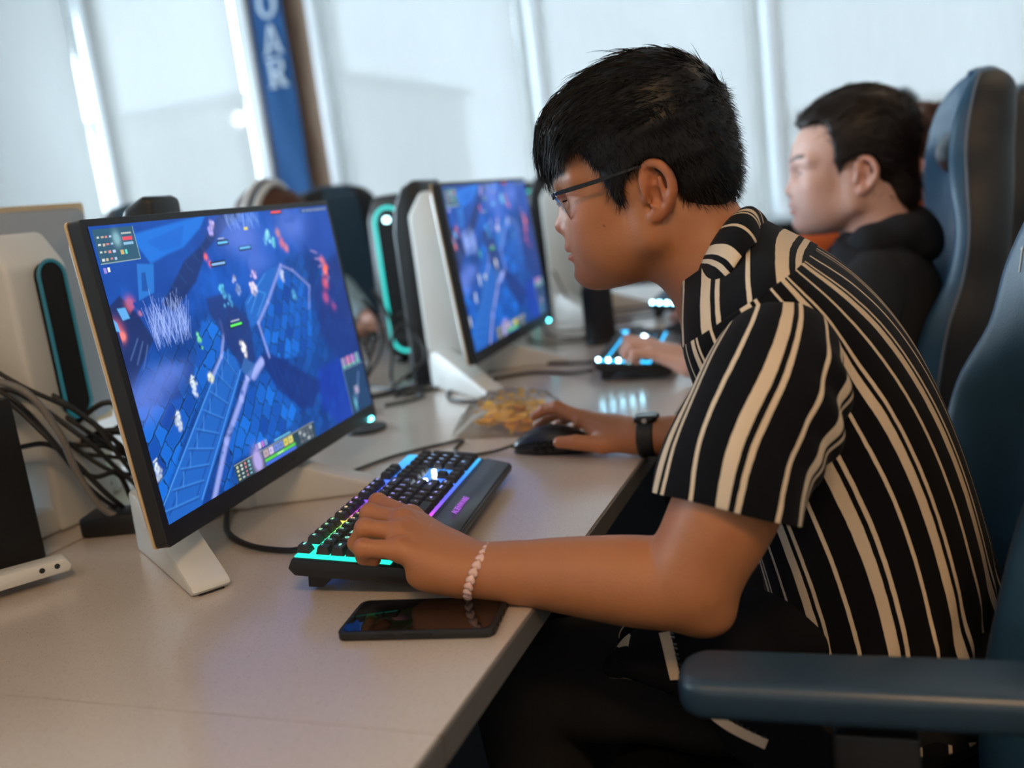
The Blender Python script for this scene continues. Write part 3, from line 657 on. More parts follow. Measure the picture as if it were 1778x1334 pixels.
# ================================================================== keyboards
KEYM = mat('charcoal_keycap', (.018, .019, .021), .45, .2, 120, .2, 1500)
PLATE = mat('gunmetal_plate', (.06, .062, .066), .36, .1, 80, metal=.6)
def plate_glow(name, stops, strength):
    s = NT(name); s.set(col=(.01, .01, .012), rough=.4)
    tc = s.n('ShaderNodeTexCoord'); sp = s.n('ShaderNodeSeparateXYZ'); s.l(tc.outputs['Object'], sp.inputs[0])
    f = s.mathn('ADD', s.mathn('MULTIPLY', sp.outputs['Y'], 1/.40), .5)
    cr = s.n('ShaderNodeValToRGB'); s.l(f, cr.inputs[0])
    while len(cr.color_ramp.elements) < len(stops): cr.color_ramp.elements.new(.5)
    for e, (p, c) in zip(cr.color_ramp.elements, stops): e.position = p; e.color = (*c, 1)
    s.l(cr.outputs[0], s.b.inputs['Emission Color']); s.b.inputs['Emission Strength'].default_value = strength
    return s.m
RB = [(0, (.02, .95, .62)), (.12, (.03, .95, .55)), (.22, (.25, .95, .12)), (.30, (.95, .55, .12)), (.35, (.95, .10, .80)), (.43, (.35, .08, 1.0)), (.55, (.12, .12, 1.0)), (.75, (.05, .22, 1.0)), (1.0, (.05, .50, 1.0))]
RAINBOW = plate_glow('rainbow_backlight', RB, 1.15); CYANP = plate_glow('cyan_backlight', [(0, (.03, .50, 1.0)), (1, (.03, .50, 1.0))], 2.2)
def ramp(t):
    P = [p for p, _ in RB]; return tuple(float(np.interp(t, P, [c[i] for _, c in RB])) for i in range(3))
KMESH = {}
def key_mesh(w, d):
    k = (round(w, 4), round(d, 4))
    if k not in KMESH:
        mb = MB(); h = .0085
        a = [(-d/2, -w/2, 0), (d/2, -w/2, 0), (d/2, w/2, 0), (-d/2, w/2, 0)]; i = .0026
        b = [(-d/2+i*.6, -w/2+i, h), (d/2-i*1.2, -w/2+i, h*.93), (d/2-i*1.2, w/2-i, h*.93), (-d/2+i*.6, w/2-i, h)]
        mb.loft([a, b]); me = mb.mesh('keycap')
        bm = bmesh.new(); bm.from_mesh(me); bmesh.ops.bevel(bm, geom=[e for e in bm.edges if max(v.co.z for v in e.verts) > h*.5], offset=.0007, segments=1, affect='EDGES'); bm.to_mesh(me); bm.free()
        me.materials.append(KEYM); KMESH[k] = me
    return KMESH[k]
LEG = {}
def legend_mesh(ch, t):
    q = round(t*10)/10; k = (ch, q)
    if k not in LEG:
        me = text_mesh(ch, .0072 if len(ch) == 1 else .0048, .0001); c = ramp(q)
        me.materials.append(glow('legend_%d' % int(q*10), tuple(.3+.7*x for x in c), 1.3)); LEG[k] = me
    return LEG[k]
ROWS = [[('esc', 1), ('', -.6)]+[('F%d' % i, 1) for i in range(1, 5)]+[('', -.45)]+[('F%d' % i, 1) for i in range(5, 9)]+[('', -.45)]+[('F%d' % i, 1) for i in range(9, 13)],
        [(c, 1) for c in '`1234567890-=']+[('back', 2)], [('tab', 1.5)]+[(c, 1) for c in 'QWERTYUIOP[]']+[('\\', 1.5)],
        [('caps', 1.75)]+[(c, 1) for c in 'ASDFGHJKL;\'']+[('enter', 2.25)], [('shift', 2.25)]+[(c, 1) for c in 'ZXCVBNM,./']+[('shift', 2.75)],
        [('ctrl', 1.25), ('win', 1.25), ('alt', 1.25), ('', 6.25), ('alt', 1.25), ('fn', 1.25), ('menu', 1.25), ('ctrl', 1.25)]]
def keyboard(label, loc, yaw, tilt, plate, letters=True, full=True, strip=None, group=None):
    kb = thing('keyboard', label, 'keyboard', loc, 0, group); kb.rotation_euler = (0, tilt, yaw)
    L, D, t = .412, .150, .016
    base = [(-.083, .004), (-.078, t), (.050, t), (.083, .009), (.083, 0), (.050, -.004), (-.075, -.004)]
    MB().prism(base, -L/2, L/2, 1).build('base', BLACKP, kb, bevel=.002)
    MB().box((-.020, 0, t+.0008), (.113, L-.012, .0016)).build('backlight', plate, kb)
    MB().prism([(.0445, t-.001), (.0445, t+.0022), (.0800, .0125), (.0815, .010)], -L/2+.003, L/2-.003, 1).build('palm_lip', PLATE, kb, bevel=.001, seg=1)
    tm = text_mesh('ALIENWARE', .0115); tm.materials.append(glow('violet_badge', (.6, .15, 1.0), .55))
    o = link('badge', tm, None, kb, loc=(.0625, -.005, .0183)); o.rotation_euler = (Matrix(((math.cos(.19), 0, math.sin(.19)), (0, 1, 0), (-math.sin(.19), 0, math.cos(.19))))@Matrix(((0, 1, 0), (1, 0, 0), (0, 0, -1)))@Matrix(((1, 0, 0), (0, -1, 0), (0, 0, -1)))).to_euler()
    for s in (-1, 1):
        MB().prism([(-.070, -.004), (-.030, -.004), (-.052, -.026), (-.070, -.027)], s*(L/2-.035)-.012, s*(L/2-.035)+.012, 1).build('flip_foot', BLACKP, kb, bevel=.001)
    U, RP = .01745, .0176; y0 = -L/2+.008; xr = [-.0675, -.0440, -.0264, -.0088, .0088, .0264]; zt = t+.0042
    def put(ch, x, y, w, d=1):
        me = key_mesh(w*U-.0016, d*RP-.0016); k = link('keycap', me, None, kb, loc=(x, y, zt))
        if letters and ch:
            lg = link('legend', legend_mesh(ch, (y+L/2)/L), None, k, loc=(-.0012, 0, .0088)); lg.rotation_euler = (0, .03, PI/2)
    for r, row in enumerate(ROWS):
        y = y0
        for ch, w in row:
            if w < 0: y += -w*U; continue
            put(ch, xr[r], y+w*U/2, w); y += w*U
    yn = y0+15.35*U
    for r, ks in ((0, 'psb'), (1, 'ihu'), (2, 'dev')):
        for k in range(3): put('', xr[r], yn+(k+.5)*U, 1)
    put('', xr[4], yn+1.5*U, 1)
    for k in range(3): put('', xr[5], yn+(k+.5)*U, 1)
    ynp = yn+3.3*U
    for r in range(1, 6):
        for k in range(4):
            if r in (3, 5) and k == 3: continue
            if r == 5 and k == 1: continue
            if (r == 2 or r == 4) and k == 3: put('', xr[r]+RP/2, ynp+(k+.5)*U, 1, 2)
            elif r == 5 and k == 0: put('0' if letters else '', xr[r], ynp+U, 2)
            else: put('789456123'[(r-2)*3+k] if letters and 2 <= r <= 4 and k < 3 else '', xr[r], ynp+(k+.5)*U, 1)
    for k, (dx, dy) in enumerate(((0, .5), (0, 1.8), (.0, 2.9))):
        MB().lathe([(.0001, .004), (.0032, .004), (.0034, .0), (.0001, 0)], n=10).build('indicator_light', glow('white_blue_led', (.75, .9, 1.0), 14), kb, loc=(xr[3]+(.004 if k == 1 else -.003), yn+dy*U, t+.0016))
    return kb
tilt = math.radians(6.5)
keyboard('rainbow-lit black keyboard under the striped-shirt man\'s hand', (-.572, 1.060, ZD+.0235), math.radians(7.4), tilt, RAINBOW)
def led_strip(kb, n, m):
    for k in range(n):
        if k == 5: continue
        MB().lathe([(.0001, .003), (.003, .003), (.0034, -.003), (.0001, -.003)], n=10).build('side_light', m, kb, loc=(-.074+k*.0215, -.2005, .0205))
CY = glow('cyan_key_led', (.35, .80, 1.0), 26)
k2 = keyboard('cyan-lit keyboard under the hooded man\'s hand', (-.505, 2.140, ZD+.0235), math.radians(6.0), tilt, CYANP, letters=False); led_strip(k2, 6, CY)
k3 = keyboard('cyan-lit keyboard farthest along the desk beneath a chin', (-.560, 3.030, ZD+.0235), math.radians(2.0), tilt, CYANP, letters=False); led_strip(k3, 6, CY)
k4 = keyboard('blue-lit keyboard on the opposite desk beyond the near screen', (-1.640, 2.95, ZD+.0235), math.radians(186.0), tilt, CYANP, letters=False)
# ================================================================== mice
def mouse(label, loc, yaw, light=None):
    m = thing('mouse', label, 'mouse', loc, yaw)
    # local -x is the front, widths in y
    xs = np.linspace(-.062, .062, 15); rings = []
    for x in xs:
        t = (x+.062)/.124; w = .033*(math.sin(min(1, .12+t*1.0)*PI*.5)**.5)*(1-.12*max(0, t-.55)/.45); h = .041*(math.sin((.10+.80*t)*PI)**.75)
        if t > .96: w *= .75; h *= .8
        rings.append([(x, w*math.copysign(abs(math.cos(q))**.75, math.cos(q)), max(.002, .003+h*max(0, math.sin(q))**.8 if math.sin(q) > 0 else .003)) for q in np.linspace(0, 2*PI, 22, endpoint=False)])
    MB().loft(rings).build('shell', mat('graphite_mouse', (.012, .013, .015), .36, .15, 60), m, smooth=True)
    for k in range(3):
        for j in range(2): MB().lathe([(.0001, .004), (.0040, .0035), (.0045, 0), (.0001, 0)], n=10, axis=1).build('side_button', GLOSSB, m, loc=(-.020+k*.0125+(j*.004), -.0345, .012+j*.011), rot=(PI, 0, 0))
    MB().lathe([(.0001, -.004), (.009, -.004), (.0095, 0), (.009, .004), (.0001, .004)], n=18, axis=1).build('scroll_wheel', BLACKP, m, loc=(-.036, 0, .0265))
    for s in (-1, 1):
        MB().prism([(-.061, s*.002), (-.061, s*.020), (-.020, s*.027), (-.012, s*.002)], .022, .0245, 2).build('button', GLOSSB, m, bevel=.0008, loc=(0, 0, .004), rot=(0, -.22, 0))
    if light: MB().box((.030, -.018, .036), (.012, .006, .004)).build('logo_light', light, m, bevel=.001)
    return m
mouse('black gaming mouse under the striped-shirt man\'s far hand', (-.500, 1.422, ZD), math.radians(4))
mouse('black mouse with a blue light under a far hand', (-.470, 2.445, ZD), math.radians(4), glow('blue_led', (.05, .4, 1), 6))
# ================================================================== phone, puck, speaker, snacks and oddments
ph = thing('phone', 'black phone in a case lying face up by the desk edge', 'phone', (-.4425, .8055, ZD), math.radians(8.5))
MB().prism(rrect(.163, .079, .010), 0, .0088, 2).build('case', mat('black_rubber_case', (.010, .010, .011), .55), ph, bevel=.0016)
MB().prism(rrect(.153, .071, .008), .0086, .0094, 2).build('screen', mat('dark_glass', (.003, .003, .004), .035, .1, 5, spec=.8), ph)
for x, w in ((-.030, .020), (.005, .030)): MB().box((x, -.0400, .0050), (w, .0016, .003)).build('button', GLOSSB, ph, bevel=.0004)
for k in range(3): MB().box((.0818, -.018+k*.014, .0048), (.0012, .006, .003)).build('port', GLOSSB, ph)
pk = thing('round_puck', 'flat black round puck behind the near monitor', 'puck', (-.945, 1.600, ZD))
MB().lathe([(.001, 0), (.040, 0), (.042, .003), (.040, .0075), (.030, .009), (.001, .009)], n=32).build('disc', mat('puck_grey', (.03, .03, .032), .5), pk, auto=30)
MB().lathe([(.001, .009), (.012, .009), (.012, .0105), (.001, .0105)], n=20).build('hub', BLACKP, pk)
sp = thing('speaker', 'tall black speaker canister standing beyond the second monitor', 'speaker', (-.690, 2.455, ZD))
MB().lathe([(.001, 0), (.040, 0), (.043, .006), (.040, .150), (.036, .156), (.001, .157)], n=36).build('can', mat('speaker_mesh', (.006, .006, .007), .7, .3, 400), sp, auto=30)
MB().lathe([(.0435, .004), (.0440, .012), (.0425, .013)], n=36).build('foot_ring', GLOSSB, sp, smooth=True)
st = thing('pencil', 'tan wooden pencil lying beyond the cyan keyboard', 'pencil', (-.585, 2.62, ZD+.0045), math.radians(18))
MB().tube([(-.085, 0, 0), (.075, 0, 0)], .0042, 6).build('shaft', mat('pencil_wood', srgb(206, 172, 120), .5), st)
MB().tube([(.075, 0, 0), (.092, 0, 0)], [.0042, .0004], 6).build('tip', mat('pencil_tip', srgb(220, 190, 140), .6), st)
# snack bag of yellow crisps
bag = thing('snack_bag', 'clear printed snack bag of yellow chips beside the mouse', 'bag', (-.650, 1.615, ZD), math.radians(4))
BG = NT('clear_film'); BG.set(col=(.95, .93, .88), rough=.12, trans=.0, spec=.8); BG.t.nodes.remove(BG.b)
_g = BG.n('ShaderNodeBsdfGlossy', i_Roughness=.12); _tt = BG.n('ShaderNodeBsdfTransparent', i_Color=(.96, .95, .92, 1)); _df = BG.n('ShaderNodeBsdfDiffuse', i_Color=(.95, .93, .87, 1))
_f2 = BG.n('ShaderNodeLayerWeight', i_Blend=.2); _x1 = BG.n('ShaderNodeMixShader', i_0=.10); BG.l(_tt.outputs[0], _x1.inputs[1]); BG.l(_df.outputs[0], _x1.inputs[2])
_x2 = BG.n('ShaderNodeMixShader'); BG.l(_f2.outputs['Fresnel'], _x2.inputs[0]); BG.l(_x1.outputs[0], _x2.inputs[1]); BG.l(_g.outputs[0], _x2.inputs[2]); BG.l(_x2.outputs[0], BG.out.inputs[0])
nu, nv = 44, 34; g = []
for j in range(nv):
    row = []
    for i in range(nu):
        a, b = i/(nu-1)*2-1, j/(nv-1)*2-1; x, y = a*.085*(1+.05*b), b*.10*(1+.04*a)
        e = max(0, (1-a**4))*max(0, (1-b**6)); cr = math.sin(a*13+b*4)*math.sin(b*11-a*5)*.007+math.sin(a*27-b*17)*.0035+math.sin(a*41+b*33)*.0018
        row.append((x, y, .004+.046*e**.7+cr*e))
    g.append(row)
tp = MB().loft(g, closed=False); tp.build('film', BG.m, bag, smooth=True)
g2 = [[(p[0], p[1], .0015) for p in row] for row in g[::3]]
MB().loft(g2, closed=False).build('film', BG.m, bag, smooth=True)
CH = mat('yellow_crisp', (.95, .47, .008), .5, .2, 60)
cr = np.random.default_rng(21)
for k in range(40):
    x, y = cr.uniform(-.030, .066), cr.uniform(-.075, .075); z = .006+.030*cr.random()*(1-(y/.1)**2); q = []
    R = rotz(cr.uniform(0, 6.3))@rotx(cr.uniform(-.7, .7)); w = cr.uniform(.018, .026)
    for i in range(5):
        q.append([(np.array((x, y, z))+R@np.array(((i/4-.5)*2*w, (j/4-.5)*1.6*w*math.sqrt(max(.05, 1-(i/2-1)**2*.9)), .35*(i/4-.5)**2*w*2+.3*(j/4-.5)**2*w))) for j in range(5)])
    MB().loft(q, closed=False).build('chip', CH, bag, smooth=True)
lt = text_mesh('Chip', .034, .0002); lt.materials.append(mat('brown_print', srgb(110, 66, 40), .6)); o = link('print', lt, None, bag, loc=(-.020, .045, .0535), rot=(.28, 0, PI/2-.1))
# white plastic bracket at the frame's edge, black PC case behind it
br = thing('bracket', 'cream plastic bracket with two holes by the black case', 'bracket', (-1.031, .836, ZD), math.radians(56))
MB().prism([(-.20, .012), (.062, .012), (.066, .020), (.060, .030), (-.20, .036)], -.016, .016, 1).build('bar', WHITEP, br, bevel=.003)
MB().prism([(-.20, .0), (-.185, .0), (-.17, .014), (-.20, .014)], -.014, .014, 1).build('prop', WHITEP, br)
for x in (.030, .048): MB().lathe([(.0001, -.0168), (.0035, -.0168), (.0035, -.0150), (.0001, -.0150)], n=12, axis=1).build('hole', GLOSSB, br, loc=(x, 0, .023))
bc = thing('computer_case', 'low black computer case at the frame\'s edge', 'computer', (-1.168, .975, ZD), math.radians(0))
MB().box((0, -.25, .118), (.162, .43, .232)).build('body', mat('matte_black_case', (.005, .005, .006), .6), bc, bevel=.006)
for sx in (-1, 1):
    for sy in (-.43, -.07): MB().lathe([(.001, -.002), (.012, -.002), (.012, .003), (.001, .003)], n=12).build('foot', BLACKP, bc, loc=(sx*.06, sy, .002))
# black desktop tower with a teal light ring
def tower(label, loc, yaw, ring, shell):
    t = thing('desktop_tower', label, 'computer', loc, yaw)
    prof = [(-.21, .015), (.17, .015), (.205, .05), (.215, .20), (.205, .40), (.17, .46), (-.10, .47), (-.19, .44), (-.21, .38)]
    MB().prism(prof, -.085, .085, 1).build('shell', shell, t, bevel=.018, seg=3)
    pts = [(.214+.006*math.sin((b-.03)*7), a, b) for a, b in rrect(.088, .385, .042, 7, 0, .235)]
    MB().prism(rrect(.074, .36, .036, 6, 0, .235), .20, .2165, 0).build('front_grille', GLOSSB, t)
    MB().tube(pts+[pts[0]], .0045, 8, False).build('light_ring', ring, t, smooth=True)
    MB().lathe([(.0001, .217), (.008, .217), (.008, .226), (.0001, .226)], (0, 0, .395), 16, 0).build('power_button', glow('power_glow', (.5, .9, 1), 6), t)
    for s in (-1, 1): MB().box((0, s*.06, .008), (.36, .025, .016)).build('foot', BLACKP, t, bevel=.003)
    return t
TEAL = glow('teal_ring', (.02, .60, .56), 1.2)
tower('black tower with a glowing teal ring behind the second monitor', (-1.150, 2.50, ZD), math.radians(-100), TEAL, BLACKP)
tower('black tower between the farther monitors on the shared desk edge', (-1.30, 3.45, ZD), math.radians(-40), TEAL, BLACKP)
# ================================================================== cables
CABM = mat('black_cable', (.010, .010, .011), .5, .2, 60); GREYC = mat('grey_cable', (.16, .15, .14), .5, .1, 60)
def cable(label, pts, r=.0032, m=CABM, group='cables behind the screens', plug=False):
    o = MB().tube(catmull(pts, 10), r, 8).build('cable', m, None, smooth=True); tag(o, label, 'cable', group)
    return o
cable('black keyboard cable curving from the rainbow keyboard under the near monitor', [(-.668, .960, ZD+.018), (-.712, .972, ZD+.006), (-.780, .985, ZD+.006), (-.850, 1.030, ZD+.006), (-.905, 1.100, ZD+.006), (-.945, 1.170, ZD+.03), (-1.02, 1.20, ZD+.02)], .0042, group='keyboard and mouse cables')
cable('thin mouse cable kinked across the desk between monitor and mouse', [(-.566, 1.424, ZD+.012), (-.600, 1.415, ZD+.004), (-.640, 1.400, ZD+.003), (-.680, 1.430, ZD+.003), (-.690, 1.490, ZD+.003), (-.720, 1.475, ZD+.003), (-.785, 1.400, ZD+.003), (-.830, 1.290, ZD+.003), (-.880, 1.215, ZD+.003), (-.98, 1.20, ZD+.003)], .0026, group='keyboard and mouse cables')
cable('black cable looping from the second monitor\'s leg to its keyboard', [(-.595, 2.02, ZD+.012), (-.66, 2.05, ZD+.004), (-.76, 2.08, ZD+.004), (-.84, 2.02, ZD+.004), (-.90, 1.92, ZD+.004), (-.86, 1.83, ZD+.004), (-.80, 1.80, ZD+.004), (-.74, 1.82, ZD+.004)], .0038, group='keyboard and mouse cables')
cable('black cable lying along the desk under the second monitor', [(-.615, 2.13, ZD+.010), (-.70, 2.17, ZD+.004), (-.80, 2.20, ZD+.004), (-.90, 2.26, ZD+.004), (-1.0, 2.25, ZD+.004)], .0038, group='keyboard and mouse cables')
cable('pale grey cable arching over the cream monitor stand at the frame\'s edge', [(-1.33, .96, .975), (-1.22, .97, .990), (-1.12, .985, .965), (-1.085, 1.00, .90), (-1.075, 1.01, .83), (-1.06, 1.03, .77), (-1.02, 1.06, ZD+.006), (-.99, 1.09, ZD+.005)], .0052, GREYC)
cable('thin black cable slanting down across the cream monitor stand', [(-1.36, .96, 1.045), (-1.24, .98, 1.035), (-1.15, 1.02, .96), (-1.10, 1.07, .90), (-1.07, 1.09, .83), (-1.05, 1.12, .75)], .0035)
cr = np.random.default_rng(33)
for k in range(14):
    a = cr.uniform(-.06, .06); y0 = 1.02+cr.uniform(0, .14)
    cable('tangled black cable in the bundle left of the near monitor', [(-1.30+cr.uniform(-.06, .04), y0-.05, .93+cr.uniform(-.10, .07)), (-1.20, y0-.02+a*.3, .92+cr.uniform(-.08, .06)), (-1.11, y0+.02+a, .86+cr.uniform(-.05, .05)), (-1.07+cr.uniform(-.02, .02), y0+.06+a, .80+cr.uniform(-.03, .02)), (-1.05+cr.uniform(-.03, .03), y0+.08+a*.5, ZD+.006), (-1.0+cr.uniform(-.03, .02), y0+.16+a, ZD+.005)], .0034+.001*cr.random(), CABM, 'tangle left of the near monitor')
for k in range(10):
    y0 = 1.75+cr.uniform(0, .40); x0 = -1.12+cr.uniform(-.08, .08)
    cable('tangled black cable on the desk between the two monitors', [(x0, y0, .95+cr.uniform(-.10, .05)), (x0+.02, y0+.03, .88), (x0+cr.uniform(-.04, .08), y0+.01, .80), (x0+cr.uniform(-.03, .06), y0-.04, ZD+.006), (x0+.08+cr.uniform(-.03, .06), y0-.12, ZD+.005), (x0+.06, y0-.2, ZD+.005)], .0036+.0012*cr.random(), CABM, 'tangle between the two monitors')
for k in range(6):
    y0 = 2.55+k*.11; x0 = -.98+cr.uniform(-.05, .05)
    cable('tangled cable on the far desk behind the speaker', [(x0, y0, .90), (x0+.03, y0+.02, .80), (x0+.05, y0, ZD+.006), (x0+.18, y0-.06+cr.uniform(-.05, .05), ZD+.005), (x0+.33, y0+.03, ZD+.005)], .0036, CABM if k % 2 else GREYC, 'tangle behind the speaker')
# small adapters among the cables
def adapter(label, loc, dims, m, led=None):
    a = thing('power_adapter', label, 'adapter', loc, cr.uniform(-.4, .4), 'adapters among the cables')
    MB().box((0, 0, dims[2]/2), dims).build('brick', m, a, bevel=.006)
    MB().tube([(dims[0]/2, 0, dims[2]/2), (dims[0]/2+.03, 0, dims[2]/2)], .005, 8).build('lead', CABM, a, smooth=True)
    if led: MB().box((dims[0]/2+.001, 0, dims[2]*.5), (.003, dims[1]*.6, .010)).build('status_light', led, a)
    return a
adapter('network box with a green light strip among the cables', (-1.30, 1.205, ZD+.052), (.10, .09, .030), BLACKP, glow('green_led', (.3, 1.0, .15), 5))
adapter('white box under the network box at the frame\'s edge', (-1.31, 1.21, ZD), (.13, .12, .050), WHITEP)
adapter('flat black power adapter beside the near monitor stand', (-1.055, 1.055, ZD), (.11, .055, .032), BLACKP)
adapter('pale paper-white box beneath the hanging cables', (-1.22, 1.42, ZD), (.16, .20, .075), mat('white_card', (.75, .78, .82), .6))
adapter('pale box on the opposite desk under the teal tower', (-1.36, 2.12, ZD), (.14, .12, .05), mat('white_card', (.75, .78, .82), .6))
# ================================================================== gaming chairs
LEA = mat('blue_lit_black_leather', (.017, .056, .100), .40, .15, 30, .25, 700); LEB = mat('black_leather', (.006, .007, .009), .5, .2, 30, .25, 700)  # blue of the window light put into the first black leather's colour
STI = mat('grey_thread', (.16, .15, .14), .7)
def chair(label, loc, yaw, group=None, lean=0.0):
    """seat front faces local -x; origin on the floor under the seat"""
    c = thing('gaming_chair', label, 'chair', loc, yaw, group)
    # backrest: stacked cross-sections
    zs = [.44, .52, .62, .72, .82, .90, .98, 1.06, 1.13, 1.19, 1.235, 1.262, 1.272]
    hw = [.215, .245, .262, .270, .272, .262, .258, .238, .196, .180, .150, .10, .04]
    fw_ = [.085, .115, .125, .120, .105, .072, .062, .072, .074, .066, .048, .024, .0]
    rings = []
    for z, w_, f_ in zip(zs, hw, fw_):
        xc = .235+(z-.44)*.10+lean*max(0, z-.97); t = .045*(1 if z < 1.22 else max(.15, 1-((z-1.22)/.055)**2))
        half = [(xc+t, 0), (xc+t*.95, w_*.55), (xc+t*.55, w_*.90), (xc-f_*.30, w_), (xc-f_*.85, w_*.975), (xc-f_, w_*.90), (xc-f_*.75, w_*.80), (xc-.022, w_*.62), (xc-.012, w_*.3), (xc-.010, 0)]
        full = half+[(x, -y) for x, y in half[-2:0:-1]]
        rings.append([(p[0], p[1], z) for p in catmull(full, 4, True)])
    rings = np.array(rings); R2 = np.stack([catmull(rings[:, i], 5) for i in range(rings.shape[1])], 1)
    MB().loft([list(map(tuple, r)) for r in R2]).build('backrest', LEA, c, smooth=True)
    # black side panels over the outer edge
    cen = R2.mean(1, keepdims=True); out = (R2-cen)*np.array((1, 1, 0)); out /= np.maximum(np.linalg.norm(out, axis=2, keepdims=True), 1e-6)
    S = R2+out*.0022; S[..., 2] = R2[..., 2]; top = len(S)-6
    for s in (-1, 1):
        ids = range(3, 15) if s > 0 else [len(S[0])-i for i in range(3, 15)]
        A = S[3:top][:, list(ids)]
        MB().loft([list(map(tuple, r)) for r in A], closed=False).build('side_panel', LEB, c, smooth=True)
        MB().tube([a[-1]+np.array((-.004, s*.001, 0)) for a in A], .0014, 5).build('stitching', STI, c)
    MB().lathe([(max(.001, .045*math.sin(q)), .12*math.cos(q)) for q in np.linspace(0, PI, 14)], n=18, axis=1).build('head_pillow', LEA, c, smooth=True, loc=(.274+lean*.15, 0, 1.12))
    MB().lathe([(max(.001, .045*math.sin(q)), .15*math.cos(q)) for q in np.linspace(0, PI, 14)], n=18, axis=1).build('lumbar_pillow', LEB, c, smooth=True, loc=(.235, 0, .62))
    # seat
    srows = []
    for x in np.linspace(-.27, .25, 12):
        t = (x+.27)/.52; w_ = .255+.01*math.sin(t*PI); top = .475-.012*math.sin(t*PI)-(.03 if t < .05 else 0)
        srows.append([(x, y*w_, top+.045*abs(y)**3) for y in np.linspace(-1, 1, 13)]+[(x, w_*.95, .39), (x, -w_*.95, .39)])
    MB().loft(srows).build('seat', LEB, c, auto=50)
    for s in (-1, 1):
        a = MB().prism([(p[0], p[1]) for p in rrect(.30, .072, .028, 5, .018, s*.370)], .680, .716, 2).build('armrest', mat('blue_lit_armrest_pad', (.022, .046, .074), .34, .1, 40, spec=.6), c, bevel=.011, seg=4)  # dark pad, blue window light put into its colour
        MB().box((.03, s*.365, .555), (.07, .035, .215)).build('armrest_post', BLACKP, c, bevel=.005)
        MB().box((.03, s*.30, .445), (.06, .16, .02)).build('armrest_bracket', BLACKP, c)
    MB().lathe([(.001, .08), (.030, .08), (.028, .25), (.022, .26), (.022, .385), (.001, .385)], n=20).build('gas_lift', BLACKP, c, auto=30)
    MB().box((0, 0, .375), (.26, .20, .03)).build('tilt_plate', BLACKP, c, bevel=.005)
    for k in range(5):
        a = k*2*PI/5+.3; d = np.array((math.cos(a), math.sin(a), 0))
        MB().tube([d*.02+(0, 0, .11), d*.16+(0, 0, .10), d*.31+(0, 0, .075)], [.030, .025, .018], 8).build('base_arm', BLACKP, c, smooth=True)
        MB().lathe([(.001, -.022), (.028, -.022), (.030, 0), (.028, .022), (.001, .022)], (0, 0, 0), 16, 1).build('caster', BLACKP, c, loc=tuple(d*.31+np.array((0, 0, .031))), rot=(0, 0, a))
    if lean:                                                       # small pale emblem high on the far wing
        from mathutils.bvhtree import BVHTree
        bv = BVHTree.FromPolygons([tuple(p) for r in R2 for p in r], [(i*72+j, i*72+(j+1) % 72, (i+1)*72+(j+1) % 72, (i+1)*72+j) for i in range(len(R2)-1) for j in range(72)])
        for pts in ([(0, 0, 0), (.004, .003, .012), (.010, .006, .018)], [(.004, .003, .012), (-.006, -.003, .020)], [(0, 0, 0), (-.010, -.006, -.006), (-.018, -.010, -.005)], [(0, 0, 0), (.006, .004, -.010), (.004, .002, -.018)]):
            q = [bv.find_nearest(Vector((np.array(p)*.9+np.array((.235, .205, .985))).tolist())) for p in pts]
            MB().tube([np.array(h[0])+np.array(h[1])*(.0006 if (h[1].y < 0 or h[1].x < 0) else -.0006) for h in q], .0011, 5).build('emblem', mat('pale_emblem', (.6, .7, .75), .5), c)
    return c
ch0 = chair('blue-lit black gaming chair the striped-shirt man sits in', (-.060, 1.150, 0), math.radians(2), lean=.45)
ch1 = chair('tall gaming chair behind the hooded man, its edge seen side-on', (-.102, 2.085, 0), math.radians(3))
def chair_copy(label, loc, yaw):
    c = copy_tree(ch1); c['label'] = label; c.location = loc; c.rotation_euler = (0, 0, yaw); return c
chair_copy('gaming chair of the orange-shirted person, only its top seen', (.085, 3.02, 0), math.radians(0))
chair_copy('empty gaming chair farthest along the row by the windows', (-.20, 3.78, 0), math.radians(-6)).scale = (1.06, 1.06, 1.06)
chair_copy('gaming chair of the headset player across the desks', (-1.86, 2.50, 0), math.radians(180))
chair_copy('gaming chair turned away beyond the teal tower', (-2.16, 3.44, 0), math.radians(-35))
# ================================================================== people
def wob(P, freqs, amp, seed=0):
    """sum of random plane waves: soft irregularity for cloth and hair"""
    r = np.random.default_rng(seed); out = np.zeros(len(P))
    for f in freqs:
        for _ in range(4):
            d = r.normal(size=3); d /= np.linalg.norm(d)
            out += np.sin(P@d*f+r.uniform(0, 6.28))/f
    return out*amp*min(freqs)/4
def skin_mat(name, base, red):
    s = NT(name); s.set(rough=0.47, sss=0.12, sssr=(1.0, 0.35, 0.2), ssss=0.006, spec=0.5)
    at = s.n('ShaderNodeAttribute', attribute_name='tint'); tc = s.n('ShaderNodeTexCoord')
    n1 = s.n('ShaderNodeTexNoise', i_Scale=28.0, i_Detail=5.0); s.l(tc.outputs['Object'], n1.inputs['Vector'])
    n2 = s.n('ShaderNodeTexNoise', i_Scale=420.0, i_Detail=3.0); s.l(tc.outputs['Object'], n2.inputs['Vector'])
    c = s.mixc(n1.outputs['Fac'], base, red)
    mx = s.n('ShaderNodeMix', data_type='RGBA', blend_type='MULTIPLY'); mx.inputs[0].default_value = 1.0
    s.l(c, mx.inputs[6]); s.l(at.outputs['Color'], mx.inputs[7]); s.l(mx.outputs[2], s.b.inputs['Base Color'])
    bp = s.n('ShaderNodeBump', i_Strength=0.45, i_Distance=0.0007); s.l(n2.outputs['Fac'], bp.inputs['Height']); s.l(bp.outputs[0], s.b.inputs['Normal'])
    MATS[name] = s.m
    return s.m
SKIN1 = skin_mat('tan_skin', (0.40, 0.162, 0.066), (0.45, 0.172, 0.070))
SKIN2 = skin_mat('fair_skin', (0.62, 0.39, 0.31), (0.66, 0.37, 0.29))
